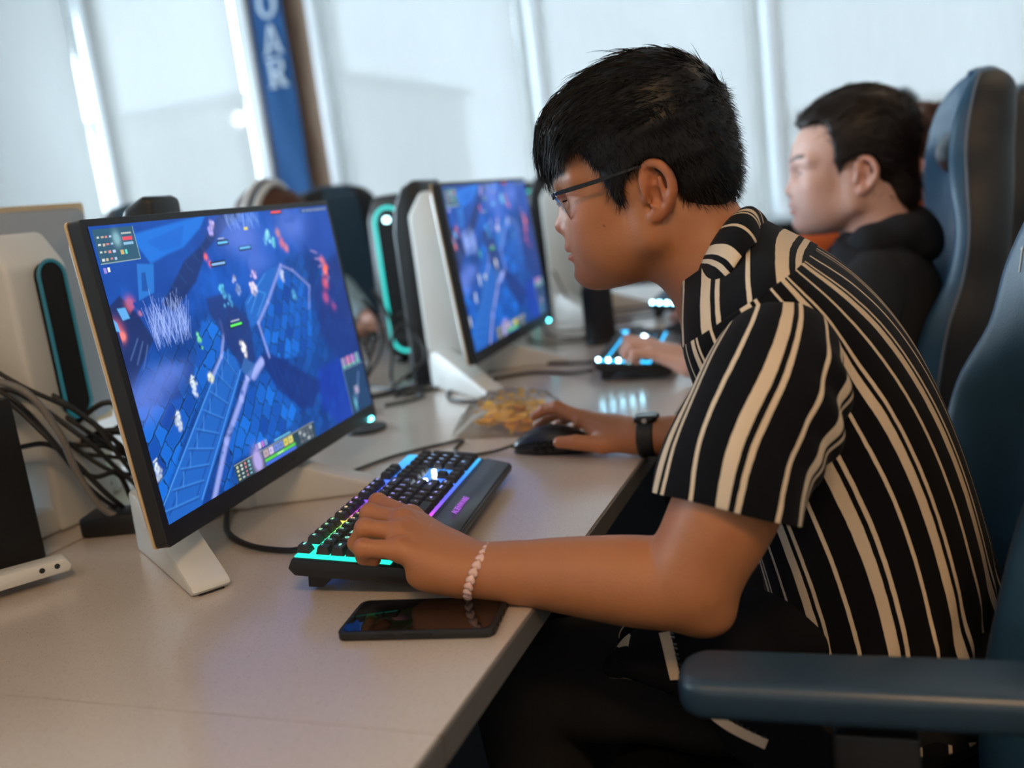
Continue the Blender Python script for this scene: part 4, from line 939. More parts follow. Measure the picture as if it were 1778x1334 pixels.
def hair_mat(name, a, b, rough=0.38):
    s = NT(name); s.set(rough=rough+.1, spec=0.28)
    tc = s.n('ShaderNodeTexCoord'); n1 = s.n('ShaderNodeTexNoise', i_Scale=160.0, i_Detail=4.0); s.l(tc.outputs['Object'], n1.inputs['Vector'])
    s.l(s.mixc(n1.outputs['Fac'], a, b), s.b.inputs['Base Color'])
    return s.m
HAIR1 = hair_mat('black_hair', (0.003, 0.003, 0.004), (0.007, 0.006, 0.0065), .34)
HAIR2 = hair_mat('dark_brown_hair', (0.008, 0.005, 0.004), (0.022, 0.013, 0.009))
HAIR3 = hair_mat('brown_curly_hair', (0.03, 0.014, 0.008), (0.08, 0.035, 0.02), 0.5)
def frame_of(O, yaw, pitch):
    """head frame: forward is -X turned by yaw, tipped down by pitch"""
    F = np.array([-math.cos(pitch)*math.cos(yaw), math.cos(pitch)*math.sin(yaw), -math.sin(pitch)])
    L = np.cross((0, 0, 1.), F); L /= np.linalg.norm(L); U = np.cross(F, L)
    return np.array(O, float), np.stack([F, L, U], 1)      # world = O + M @ local
def head_solid(f, neck=((-.016, -.045, .054), (-.070, -.165, .056)), jaw=1.0, nose=1.0):
    f.ell((-.006, 0, .062), (.100, .0755, .083), k=0.0)
    f.ell((.030, 0, .052), (.072, .066, .062), k=.02)               # forehead
    f.ell((.046, 0, -.006), (.060, .060, .072), k=.03)              # face core
    f.ell((.076, 0, -.024), (.040, .036, .038), k=.025)             # muzzle
    for s in (-1, 1):
        f.cone((.012, s*.055, -.040), (.088, s*.016, -.062*jaw), .017, .015, .028)   # jaw
        f.cone((.008, s*.064, .010), (.012, s*.056, -.042), .012, .015, .025)
        f.ell((.068, s*.041, .006), (.026, .021, .022), k=.02)      # cheekbone
        f.ell((.060, s*.036, -.030), (.036, .024, .032), k=.025)     # cheek
        f.cone((.094, s*.010, .052), (.074, s*.050, .050), .011, .011, .014)          # brow
        f.ell((.107, s*.029, .031), (.017, .017, .0105), k=.014, mode='sub')          # eye socket
        f.ell((.0835, s*.0315, .0290), (.0125, .0165, .0115), k=.006)                 # lids
        f.ell((.1010, s*.0325, .0272), (.0090, .0125, .0036), k=.003, mode='sub')     # eye opening
    f.ell((.100, 0, -.060*jaw), (.0185, .021, .0185), k=.018)       # chin
    f.ell((.040, 0, -.058), (.052, .042, .030), k=.03)              # under the jaw
    # nose
    f.cone((.0965, 0, .043), (.108, 0, .008), .0065, .0085, .014)
    f.ell((.1122*nose, 0, .0028), (.0122, .0108, .0102), k=.008)
    for s in (-1, 1):
        f.ell((.1035, s*.0132, -.0036), (.0115, .0074, .0086), k=.004)
        f.ell((.1095, s*.0068, -.0098), (.0052, .0034, .0038), k=.003, mode='sub')
    # lips
    f.ell((.1065, 0, -.0262), (.0125, .0225, .0062), k=.007)
    f.ell((.1035, 0, -.0235), (.0165, .0085, .0040), k=.005)
    f.ell((.1080, 0, -.0378), (.0135, .0195, .0068), k=.005)
    f.ell((.1190, 0, -.0322), (.0150, .0240, .0011), k=.003, mode='sub')
    f.ell((.1215, 0, -.0485), (.0050, .0160, .0045), k=.010, mode='sub')
    # ears
    for s in (-1, 1):
        R = rotz(s*.42) @ roty(.22)
        f.ell((-.0125, s*.0775, .0075), (.0195, .0060, .0300), R, k=.005)
        f.ell((-.0085, s*.0865, .0010), (.0105, .0075, .0130), R, k=.004, mode='sub')
        f.ell((-.0130, s*.0870, .0185), (.0095, .0065, .0085), R, k=.003, mode='sub')
        rim = [(.0035, .0785, .020), (-.003, .083, .0315), (-.013, .0885, .0365), (-.024, .0925, .0300), (-.0300, .0940, .0150), (-.0275, .0915, -.0010), (-.0190, .0860, -.0130), (-.0080, .0800, -.0210)]
        rim = [(p[0], s*(p[1]-.004), p[2]) for p in rim]
        rim = catmull(rim, 4); f.chain(rim, np.linspace(.0034, .0046, len(rim)), k=.004)
        f.cone((-.0185, s*.0840, .018), (-.0175, s*.0835, -.004), .0026, .0030, .006)        # antihelix
        f.ell((.0030, s*.0770, .0010), (.0052, .0045, .0065), k=.004)                      # tragus
        f.ell((-.0015, s*.0775, -.0205), (.0080, .0048, .0078), k=.006)                    # lobe
        f.ell((-.0020, s*.0840, -.0010), (.0035, .0060, .0055), k=.003, mode='sub')
    (nx0, nz0, nr0), (nx1, nz1, nr1) = neck
    for s in (-1, 1): f.cone((nx0, s*.006, nz0), (nx1, s*.010, nz1), nr0, nr1, .022)
    f.cone((nx0-.022, 0, .0), (nx1+.012, 0, nz1+.02), .040, .046, .03)
    return f
def head_tint(V, hairpoly, brow=(0.06, 0.05, 0.05), lip=(1.0, 0.76, 0.74), moles=False):
    x, y, z = V[:, 0], V[:, 1], V[:, 2]; ay = np.abs(y); T = np.ones((len(V), 3))
    def blend(m, c):
        nonlocal T
        T = T*(1-m[:, None])+np.array(c)*T*m[:, None]
    # lips
    lipm = sstep(.0250, .019, ay)*sstep(-.0465, -.0425, z)*sstep(-.0200, -.0235, z)*sstep(.098, .104, x)
    blend(lipm, lip)
    # redder nose, cheeks and ears
    blend(.35*np.exp(-((x-.112)**2+y**2+(z-.002)**2)/.0002), (1.0, .80, .78))
    blend(.35*np.exp(-((x-.075)**2+(ay-.045)**2+(z+.004)**2)/.0006), (1.0, .82, .78))
    blend(.6*sstep(.073, .08, ay)*sstep(.012, -.002, x), (1.0, .74, .66))
    # brows
    t = np.clip((ay-.010)/.042, 0, 1); zc = .0555+.006*np.sin(t*2.4); 
    bm = sstep(.0052, .0030, np.abs(z-zc))*sstep(.008, .013, ay)*sstep(.056, .048, ay)*sstep(.055, .065, x)
    blend(bm*.93, brow)
    # lash line
    lm = sstep(.0030, .0014, np.abs(z-.0312))*sstep(.018, .022, ay)*sstep(.046, .042, ay)*sstep(.082, .088, x)
    blend(lm*.85, (.10, .08, .08))
    for mx_, mz_ in ((.0575, -.0125), (.0245, -.0340)) if moles else (): blend(.85*((x-mx_)**2+(z-mz_)**2 < .0010**2)*(y > 0), (.18, .10, .08))
    # hair-covered scalp
    d = poly_sdf(x, z, hairpoly)
    blend(sstep(.004, -.004, d)*sstep(.02, .03, z+ay*.3)*.92, (.06, .045, .045))
    return T
def hair_solid(shape, poly, res=0.0024, cut=0.004):
    f = Field((-.135, -.105, -.08), (.135, .105, .185), res)
    for i, (c, r) in enumerate(shape): f.ell(c, r, k=0.0 if i == 0 else .03)
    x = (np.arange(f.n[0])*res+f.lo[0])[:, None]; z = (np.arange(f.n[2])*res+f.lo[2])[None, :]
    d2 = poly_sdf(x, z, poly).astype(np.float32)[:, None, :]
    f.d = np.maximum(f.d, d2)                                    # clean hairline
    return f
def strands(name, roots, dirs, nrm, lens, width, bend, m, parent, segs=4, seed=1, jit=.25, to_world=None):
    """tapered three-sided hair strands as one mesh"""
    r = np.random.default_rng(seed); n = len(roots)
    t = dirs+r.normal(size=dirs.shape)*jit; t /= np.linalg.norm(t, axis=1, keepdims=True)
    P = [roots-nrm*.002]; cur = P[0]; step = (lens/segs)[:, None]
    for s in range(segs):
        cur = cur+t*step; P.append(cur); t = t+bend(cur, t, nrm, s); t /= np.linalg.norm(t, axis=1, keepdims=True)
    P = np.stack(P, 1)                                           # n, segs+1, 3
    side = np.cross(t, nrm); side /= np.maximum(np.linalg.norm(side, axis=1, keepdims=True), 1e-6)
    V = []
    for s in range(segs+1):
        wd = width*(1-(s/segs)**1.6)+.00008
        for q in range(3):
            a = q*2*PI/3; V.append(P[:, s]+wd*(side*math.cos(a)+nrm*math.sin(a)))
    V = np.stack(V, 1).reshape(-1, 3)
    base = (np.arange(n)*(segs+1)*3)[:, None, None]
    q = []
    for s in range(segs):
        for k in range(3): q.append((s*3+k, s*3+(k+1) % 3, (s+1)*3+(k+1) % 3, (s+1)*3+k))
    F = (base+np.array(q)[None]).reshape(-1, 4)
    if to_world is not None: V = to_world(V)
    return link(name, np_mesh(name, V, F), m, parent)
def pick(V, F, n, seed, mask=None):
    r = np.random.default_rng(seed); N = vnormals(V, F)
    ok = np.arange(len(V)) if mask is None else np.nonzero(mask)[0]
    i = r.choice(ok, n); return V[i]+r.normal(size=(n, 3))*.001, N[i]
def shirt_mat(name, ground, stripe, period=.086):
    s = NT(name); s.set(rough=0.85, spec=0.12, sheen=0.04)
    at = s.n('ShaderNodeAttribute', attribute_name='sc'); tc = s.n('ShaderNodeTexCoord')
    nz = s.n('ShaderNodeTexNoise', i_Scale=60.0, i_Detail=2.0); s.l(tc.outputs['Object'], nz.inputs['Vector'])
    q = s.mathn('ADD', at.outputs['Fac'], s.mathn('MULTIPLY', s.mathn('SUBTRACT', nz.outputs['Fac'], .5), .0016))
    ph = s.mathn('FLOORED_MODULO', q, period); m = None
    for c, wd in ((.007, .0025), (.0420, .0064), (.0570, .0027)):
        k = s.mathn('LESS_THAN', s.mathn('ABSOLUTE', s.mathn('SUBTRACT', ph, c)), wd)
        m = k if m is None else s.mathn('MAXIMUM', m, k)
    wv = s.n('ShaderNodeTexNoise', i_Scale=900.0, i_Detail=2.0); s.l(tc.outputs['Object'], wv.inputs['Vector'])
    g2 = tuple(c*1.8 for c in ground)
    c = s.mixc(m, s.mixc(wv.outputs['Fac'], ground, g2), s.mixc(wv.outputs['Fac'], tuple(c*.85 for c in stripe), stripe))
    s.l(c, s.b.inputs['Base Color'])
    bp = s.n('ShaderNodeBump', i_Strength=0.3, i_Distance=0.0008); s.l(wv.outputs['Fac'], bp.inputs['Height']); s.l(bp.outputs[0], s.b.inputs['Normal'])
    return s.m
SHIRT1 = shirt_mat('striped_cotton', (0.0028, 0.003, 0.0045), (0.72, 0.58, 0.42))
def grid_mesh(name, P, sc, m, parent, closed_u=True, thick=.0014):
    """P: (nv, nu, 3) surface grid -> smooth cloth with a stripe coordinate"""
    nv, nu = P.shape[:2]; I = np.arange(nv*nu).reshape(nv, nu)
    J = np.concatenate([I, I[:, :1]], 1) if closed_u else I
    F = np.stack([J[:-1, :-1], J[:-1, 1:], J[1:, 1:], J[1:, :-1]], -1).reshape(-1, 4)
    o = link(name, np_mesh(name, P.reshape(-1, 3), F, {'sc': sc.ravel()}), m, parent)
    if thick:
        md = o.modifiers.new('cloth', 'SOLIDIFY'); md.thickness = thick; md.offset = 0
    return o
def interp(keys, vals, t):
    keys = np.asarray(keys, float); vals = np.asarray(vals, float)
    C = catmull(np.column_stack([keys, vals]), 24)
    return np.stack([np.interp(t, C[:, 0], C[:, i]) for i in range(1, C.shape[1])], -1)
def torso_grid(rows, ym, nu=220, nv=150, vr=(0, 1), power=2.25):
    """rows: (x, z, half depth, half width) from hips to neck. returns P, theta grid, arc"""
    R = np.array(rows, float); key = np.linspace(0, 1, len(R)); v = np.linspace(vr[0], vr[1], nv)
    S = interp(key, R, v); x, z, b, a = S.T
    dx, dz = np.gradient(x), np.gradient(z); n = np.hypot(dx, dz); tx, tz = dx/n, dz/n
    nbx, nbz = tz, -tx                                            # back normal (towards +X)
    # choose sign so that it points to +X
    sg = np.sign(nbx); nbx, nbz = nbx*sg, nbz*sg
    th = np.linspace(0, 2*PI, nu, endpoint=False)
    c, s_ = np.cos(th)[None, :], np.sin(th)[None, :]; e = 2/(power+1.1*sstep(.55, .78, v)*sstep(1.02, .86, v))[:, None]
    cc = np.sign(c)*np.abs(c)**e; ss = np.sign(s_)*np.abs(s_)**e
    P = np.zeros((nv, nu, 3))
    P[..., 0] = x[:, None]+nbx[:, None]*b[:, None]*cc
    P[..., 2] = z[:, None]+nbz[:, None]*b[:, None]*cc
    P[..., 1] = ym-a[:, None]*ss
    return P, th, v
def displace(P, amp_fn, closed_u=True):
    nv, nu = P.shape[:2]
    du = np.roll(P, -1, 1)-np.roll(P, 1, 1) if closed_u else np.gradient(P, axis=1); dv = np.gradient(P, axis=0)
    N = np.cross(du, dv); N /= np.maximum(np.linalg.norm(N, axis=2, keepdims=True), 1e-9)
    return P+N*amp_fn[..., None], N
def tube_grid(pts, rads, nu=140, nv=110, up=(0, 0, 1), flat=1.0):
    C = catmull(pts, 30); R = catmull(np.array(rads, float)[:, None], 30)[:, 0]
    L = np.concatenate([[0], np.cumsum(np.linalg.norm(np.diff(C, axis=0), axis=1))]); q = np.linspace(0, L[-1], nv)
    C = np.stack([np.interp(q, L, C[:, i]) for i in range(3)], 1); R = np.interp(q, L, R)
    t = np.gradient(C, axis=0); t /= np.linalg.norm(t, axis=1, keepdims=True)
    a = np.cross(t[0], up); a /= np.linalg.norm(a); P = np.zeros((nv, nu, 3)); th = np.linspace(0, 2*PI, nu, endpoint=False)
    for i in range(nv):
        a = a-t[i]*(a@t[i]); a /= np.linalg.norm(a); b = np.cross(t[i], a)
        P[i] = C[i]+R[i]*(np.cos(th)[:, None]*a+flat*np.sin(th)[:, None]*b)
    return P, th, q
def finger(f, pts, rs, k=.006):
    for i in range(len(pts)-1): f.cone(pts[i], pts[i+1], rs[i], rs[i+1], k if i == 0 else .003)
def join_arrays(parts):
    V, F, T, o = [], [], [], 0
    for v, fa, t in parts:
        V.append(v); F.append(fa+o); T.append(t); o += len(v)
    return np.concatenate(V), np.concatenate(F), np.concatenate(T)
# ------------------------------------------------------------------ person at the near seat
YM = 1.149
H1O, H1M = frame_of((-.2402, 1.1493, 1.1206), math.radians(-8), math.radians(12))
def toworld1(V): return H1O+V@H1M.T
HP1 = [(.1010, .0645), (.090, .074), (.075, .080), (.0610, .076), (.0500, .060), (.0410, .034), (.0385, .008), (.0350, -.0050), (.0290, .004), (.0230, .026), (.010, .0365), (-.010, .0420), (-.0270, .036), (-.0345, .012), (-.0370, -.016), (-.0430, -.034), (-.054, -.0430), (-.082, -.0480), (-.14, -.04), (-.14, .19), (.14, .19), (.14, .10), (.118, .085), (.106, .066)]
HS1 = [((-.008, 0, .066), (.1035, .082, .0890)), ((-.020, 0, .085), (.084, .078, .0770)), ((.040, 0, .092), (.064, .072, .056)), ((.066, 0, .098), (.040, .056, .038)), ((-.052, 0, .012), (.0540, .064, .062)), ((.010, 0, .030), (.060, .0785, .060))]
p1 = thing('person', 'black-haired man in a striped shirt leaning towards the near screen', 'person')
fa = Field((-.605, .770, .675), (.0, 1.525, 1.285), .0021)
fa.frame(H1O, H1M); head_solid(fa); fa.frame()
# chest and shoulders under the shirt join head and arms
fa.chain([(-.155, 1.149, 1.015), (-.135, 1.149, .95), (-.10, 1.149, .82)], [.060, .075, .085], k=.03)
fa.cone((-.135, 1.149, .965), (-.105, 1.02, .950), .055, .042, .03); fa.cone((-.135, 1.149, .965), (-.105, 1.29, .950), .055, .042, .03)
# near arm and its hand on the keyboard
fa.limb([(-.100, 1.000, .950), (-.112, .920, .895), (-.142, .884, .826), (-.176, .870, .766)], [.045, .050, .0505, .045], k=.02)
fa.limb([(-.184, .868, .750), (-.240, .868, .7535), (-.310, .868, .7575), (-.365, .867, .7600), (-.408, .866, .7615)], [.0435, .0440, .0375, .0300, .0245], k=.02)
fa.ell((-.166, .864, .722), (.024, .022, .020), k=.02)
fa.cone((-.365, .874, .7600), (-.415, .8745, .7630), .0255, .0225, .012); fa.cone((-.365, .859, .7600), (-.415, .8570, .7600), .0255, .0215, .012)
LH = dict(i=[(-.5030, .9195, .8000), (-.5590, .9470, .8090), (-.5700, .9530, .7900), (-.5630, .9540, .7790)],
          m=[(-.5010, .8960, .8050), (-.5460, .9040, .8110), (-.5600, .9080, .7910), (-.5540, .9090, .7790)],
          r=[(-.4930, .8720, .8000), (-.5320, .8655, .8080), (-.5470, .8660, .7900), (-.5420, .8670, .7790)],
          l=[(-.4830, .8490, .7900), (-.5210, .8380, .7960), (-.5270, .8450, .7830), (-.5180, .8520, .7770)])
RR = dict(i=(.0120, .0104, .0090, .0078), m=(.0122, .0106, .0092, .0080), r=(.0118, .0103, .0090, .0078), l=(.0109, .0095, .0083, .0073))
wr = np.array((-.418, .866, .7620))
for key, dy in (('i', .016), ('m', .006), ('r', -.005), ('l', -.014)):
    fa.cone(wr+(0, dy, .002), LH[key][0], .0190, RR[key][0]+.0012, .014)
fa.ell((-.452, .878, .7740), (.040, .032, .0185), rotz(-.25), k=.014)
fa.ell((-.442, .8500, .7600), (.036, .015, .018), rotz(.16), k=.016)                    # heel of the hand on the little-finger side
for key in 'imrl':
    finger(fa, LH[key], RR[key], .006)
    fa.sphere(LH[key][0], RR[key][0]+.0014, .006); fa.sphere(LH[key][1], RR[key][1]+.0008, .004)
for a, b in (('i', 'm'), ('m', 'r'), ('r', 'l')):
    fa.cone((np.array(LH[a][0])+LH[b][0])/2, (np.array(LH[a][0])*.75+np.array(LH[b][0])*.75+np.array(LH[a][1])*.25+np.array(LH[b][1])*.25)/2, .0075, .0045, .005)
finger(fa, [(-.435, .896, .762), (-.478, .928, .7760), (-.515, .942, .7830), (-.540, .946, .7790)], (.0150, .0125, .0105, .0085), .012)
for q in (.012, .0, -.011): fa.cone((-.44, .868+q, .7815+.001), (-.488, .884+q*1.9, .8105-.004*abs(q)/.012), .0022, .0028, .006)        # tendons
def limb_tint(V, knuck):
    T = np.ones((len(V), 3))
    for k in knuck:
        m = .30*np.exp(-((V-np.array(k))**2).sum(1)/.00012); T = T*(1-m[:, None])+T*np.array((1, .76, .70))*m[:, None]
    return T
# far arm and its hand on the mouse
fb = fa
fb.limb([(-.105, 1.300, .950), (-.108, 1.375, .87), (-.135, 1.400, .765)], [.045, .049, .042], k=.02)
fb.limb([(-.135, 1.400, .762), (-.190, 1.396, .757), (-.250, 1.390, .757), (-.310, 1.387, .7590), (-.348, 1.386, .7600)], [.041, .041, .036, .029, .0255], k=.02)
RHd = dict(i=[(-.4400, 1.4060, .7860), (-.4830, 1.4180, .8040), (-.5085, 1.4240, .7990), (-.5270, 1.4260, .7885)],
           m=[(-.4470, 1.4270, .7830), (-.4900, 1.4420, .7890), (-.5150, 1.4470, .7790), (-.5320, 1.4490, .7680)],
           r=[(-.4440, 1.4480, .7760), (-.4800, 1.4690, .7770), (-.5030, 1.4740, .7620), (-.5150, 1.4750, .7500)],
           l=[(-.4330, 1.4650, .7660), (-.4610, 1.4880, .7640), (-.4800, 1.4930, .7520), (-.4920, 1.4940, .7420)])
w2 = np.array((-.352, 1.388, .7605))
for key, dy in (('i', -.008), ('m', .0), ('r', .006), ('l', .012)):
    fb.cone(w2+(0, dy, .0), RHd[key][0], .0200, RR[key][0]+.0012, .014); finger(fb, RHd[key], RR[key], .006)
fb.ell((-.395, 1.405, .7660), (.040, .030, .019), rotz(-.35), k=.014)
finger(fb, [(-.366, 1.383, .7560), (-.4020, 1.3720, .7520), (-.4430, 1.3715, .7575), (-.4730, 1.3760, .7570)], (.0175, .0140, .0118, .0092), .014)
V, F_ = fa.nets(1); del fa, fb
T_ = limb_tint(V, [q[k][j] for q in (LH, RHd) for k in 'imrl' for j in (0, 1)])
Vh = (V-H1O)@H1M; hm_ = Vh[:, 2] > -.11; T_[hm_] *= head_tint(Vh[hm_], HP1, moles=True)
link('body', np_mesh('body', V, F_, cols={'tint': T_}), SKIN1, p1)
# eyes
EYE = NT('eye_white'); EYE.set(rough=.12, col=(.75, .72, .70))
for s in (-1, 1):
    mb = MB(); mb.lathe([(max(1e-4, .0120*math.sin(q)), .0120*math.cos(q)) for q in np.linspace(0, PI, 13)], n=16)
    o = mb.build('eye', EYE.m, p1, smooth=True); o.location = toworld1(np.array([[.0815, s*.0315, .0285]]))[0]
    ib = MB(); ib.lathe([(max(1e-4, .0058*math.sin(q)), .003*math.cos(q)) for q in np.linspace(0, PI/2, 6)], n=14, axis=0)
    io = ib.build('iris', mat('dark_iris', (.012, .007, .005), .1), o, smooth=True)
    io.rotation_euler = Matrix(H1M.tolist()).to_euler(); io.location = H1M@np.array((.0098, 0, -.001))
# fingernails of the two hands
NAIL = mat('nail', (.55, .33, .27), .25)
def nails(fing, rad, parent):
    for key in 'imrl':
        a, b = np.array(fing[key][2]), np.array(fing[key][3]); d = (b-a)/np.linalg.norm(b-a)
        sd = np.cross(d, (0, 0, 1.)); sd /= np.linalg.norm(sd); up = np.cross(sd, d); r = rad[key][3]
        rows = []
        for t in np.linspace(-.35, .75, 5):
            wd = .0056*(1-.25*max(0, t)**2); rows.append([b+d*t*.0085+sd*q*wd+up*(r*1.02*math.sqrt(max(.05, 1-(q*.62)**2))-.0022*max(0, t)**2-.0004+.0003*(1-abs(t))) for q in np.linspace(-1, 1, 6)])
        mb = MB(); mb.loft(rows, closed=False); o = mb.build('fingernail', NAIL, parent, smooth=True)
nails(RHd, RR, p1)
# hair
hs, hfq = hair_solid(HS1, HP1).nets(1)
HN = vnormals(hs, hfq)
hs2 = hs+HN*wob(hs*np.array((.35, 1, 1)), (160, 300), .0016, 3)[:, None]
hair1 = link('hair', np_mesh('hair', toworld1(hs2), hfq), HAIR1, p1)
top = (hs[:, 2] > .080-.10*np.maximum(0, -hs[:, 0]-.02)+.006*np.sin(hs[:, 0]*90))
r_, n_ = pick(hs, hfq, 4200, 5, top)
fl = np.stack([np.full(len(r_), .95), r_[:, 1]*3.0, .28-2.6*np.maximum(0, r_[:, 0]-.02)*4], 1)
fl -= n_*(fl*n_).sum(1, keepdims=True)*.93; fl /= np.linalg.norm(fl, axis=1, keepdims=True)
lens = (.024+.028*np.random.default_rng(2).random(len(r_)))*(1-.45*sstep(-.02, -.06, r_[:, 0]))
def bend_top(c, t, n, s):
    g = np.zeros_like(t); fr = sstep(.03, .11, c[:, 0]); g[:, 2] = -.14-.42*fr; g[:, 1] = .5*c[:, 1]; return g
strands('hair_strands', r_, fl+n_*.18, n_, lens, .00055, bend_top, HAIR1, hair1, 5, 3, .13, toworld1)
# fringe hanging over the brow
rr = np.random.default_rng(9); n = 420
fy = rr.uniform(-.055, .055, n); fx = .088+.012*rr.random(n)-fy*fy*6; fz = .094+.018*rr.random(n)
rt = np.stack([fx, fy, fz], 1); nn = np.tile((.8, 0, .6), (n, 1))+np.stack([np.zeros(n), fy*6, np.zeros(n)], 1); nn /= np.linalg.norm(nn, axis=1, keepdims=True)
dr = np.stack([.55+.2*rr.random(n), .25-fy*2, -.75-.2*rr.random(n)], 1)
strands('hair_strands', rt, dr, nn, .020+.024*rr.random(n), .0006, lambda c, t, n, s: np.tile((-.10, .02, -.30), (len(c), 1)), HAIR1, hair1, 5, 6, .16, toworld1)
# eyebrows and upper lashes
rb = np.random.default_rng(11)
for s in (-1, 1):
    t = rb.random(150); ay = .011+.040*t; rt = np.stack([.1045-.42*(ay-.010)-.004*t*t, s*ay, .0550+.0055*np.sin(t*2.4)+rb.normal(size=150)*.0014], 1)
    strands('eyebrow', rt, np.tile((-.15, s*.95, .22), (150, 1)), np.tile((.9, s*.35, .1), (150, 1)), np.full(150, .0075), .00032, lambda c, t, n, q: np.zeros_like(t)+(0, 0, -.06), HAIR1, p1, 2, 12, .16, toworld1)
    t = rb.random(60); ay = .021+.023*t; rt = np.stack([.0955-.20*(ay-.030)**2*40-.10*np.maximum(0, ay-.034), s*ay, np.full(60, .0312)], 1)
    strands('eyelashes', rt, np.stack([np.full(60, .8), s*(ay-.028)*30, np.full(60, -.12)], 1), np.tile((.6, 0, .8), (60, 1)), np.full(60, .0065), .00022, lambda c, t, n, q: np.zeros_like(t)+(0, 0, .16), HAIR1, p1, 2, 13, .10, toworld1)
side = ~top
r_, n_ = pick(hs, hfq, 8000, 7, hs[:, 2] < .100)
fl = np.stack([np.where(r_[:, 0] > .0, -.1, -.35), np.zeros(len(r_)), np.full(len(r_), -1.0)], 1); fl -= n_*(fl*n_).sum(1, keepdims=True)
lens = .009+.008*np.random.default_rng(4).random(len(r_))
strands('hair_strands', r_, fl*.8+n_*.62, n_, lens, .00042, lambda c, t, n, s: np.tile((0, 0, -.12), (len(c), 1)), HAIR1, hair1, 2, 8, .22, toworld1)
# ------------------------------------------------------------------ striped shirt
rows1 = [(.000, .520, .130, .185), (-.006, .60, .127, .182), (-.018, .68, .128, .176), (-.034, .755, .128, .174), (-.054, .825, .124, .178), (-.078, .890, .116, .186), (-.104, .945, .104, .192), (-.130, .992, .086, .190), (-.147, 1.021, .070, .150), (-.163, 1.048, .060, .082)]
VY = .80
Pb, th, vv = torso_grid(rows1, YM, 260, 190, (0, VY))
cir = 1.02; scb = np.tile(-th/(2*PI)*cir+.031, (len(vv), 1))
ang = th[None, :]; vb = vv[:, None]
fold = .0045*np.exp(-((vb-.10)/.07)**2)*np.sin(ang*17+vb*60)+.0035*np.exp(-((vb-.03)/.05)**2)*np.sin(ang*9-vb*40)
fold = fold+.0035*np.exp(-((vb-.62)/.14)**2)*np.exp(-((np.abs(((ang+PI) % (2*PI))-PI)-1.35)/.35)**2)*np.sin(ang*14+vb*34)
Pb, _ = displace(Pb, fold+wob(Pb.reshape(-1, 3), (22, 45), .0035, 4).reshape(fold.shape))
scb = scb+.004*np.sin(vb*9+ang*2)
shirt = grid_mesh('shirt', Pb, scb, SHIRT1, p1)
Py, th2, vy = torso_grid(rows1, YM, 260, 70, (VY-.006, 1))
scy = Py[..., 0]*1.0+.18*Py[..., 2]+.0265
Py, _ = displace(Py, wob(Py.reshape(-1, 3), (25, 60), .0030, 6).reshape(Py.shape[:2])+.0012)
grid_mesh('yoke', Py, scy, SHIRT1, shirt)
# sleeves
def sleeve(pts, rads, off, seed, parent):
    P, th, q = tube_grid(pts, rads, 150, 120)
    t = (q/q[-1])[:, None]; a = th[None, :]
    fo = .0045*np.sin(a*3+t*7+seed)*t+.006*np.exp(-((t-.45)/.2)**2)*np.sin(t*38+a*2)*np.maximum(0, np.cos(a-2.6))
    P, _ = displace(P, fo+wob(P.reshape(-1, 3), (30, 60), .003, seed).reshape(fo.shape))
    sc = np.tile(-th/(2*PI)*.46+off, (len(q), 1))
    return grid_mesh('sleeve', P, sc, SHIRT1, parent)
sleeve([(-.100, 1.025, .958), (-.092, .978, .950), (-.103, .937, .915), (-.128, .902, .866), (-.140, .885, .822)], [.040, .0610, .0735, .0735, .0700], .030, 2, shirt)
sleeve([(-.110, 1.275, .958), (-.100, 1.325, .950), (-.108, 1.365, .915), (-.112, 1.385, .868), (-.120, 1.392, .815)], [.044, .0640, .0720, .0700, .0680], .020, 5, shirt)
# ------------------------------------------------------------------ collar of the striped shirt
CI = [(-.1398, 1.149, 1.0944), (-.150, 1.100, 1.0847), (-.1665, 1.080, 1.0622), (-.1837, 1.083, 1.0312), (-.199, 1.115, .9884), (-.2120, 1.138, .9600)]
CO = [(-.1195, 1.149, 1.0683), (-.1141, 1.080, 1.0632), (-.1271, 1.033, 1.0512), (-.1527, 1.020, 1.0169), (-.1868, 1.052, .9763), (-.2115, 1.105, .9421)]
def collar(inner, outer, ym, m, parent, name='collar', off=.0):
    A, B = catmull(inner, 14), catmull(outer, 14)
    A = np.concatenate([(A*(1, -1, 1)+(0, 2*ym, 0))[:0:-1], A]); B = np.concatenate([(B*(1, -1, 1)+(0, 2*ym, 0))[:0:-1], B])
    n = 14; P = np.zeros((n, len(A), 3)); mid = (A+B)/2
    ctr = np.array((-.185, ym, 1.02)); out = mid-ctr; out /= np.linalg.norm(out, axis=1, keepdims=True)
    for i in range(n):
        t = i/(n-1); P[i] = A*(1-t)+B*t+out*(.010*math.sin(t*PI)**.8)+np.array((0, 0, .004*math.sin(t*PI)))
    L = np.concatenate([[0], np.cumsum(np.linalg.norm(np.diff(mid, axis=0), axis=1))])
    sc = np.tile(L+off, (n, 1))
    o = grid_mesh(name, P, sc, m, parent, closed_u=False, thick=.0022)
    S = np.zeros((6, len(A), 3))                                   # stand under the fold
    for i in range(6):
        t = i/5; S[i] = A*(1-t)+(A*.55+B*.45-out*.006-np.array((0, 0, .012)))*t
    grid_mesh('collar_stand', S, sc[:6]*0+.02, m, o, closed_u=False, thick=.0015)
    return o
collar(CI, CO, YM, SHIRT1, shirt, off=.024)
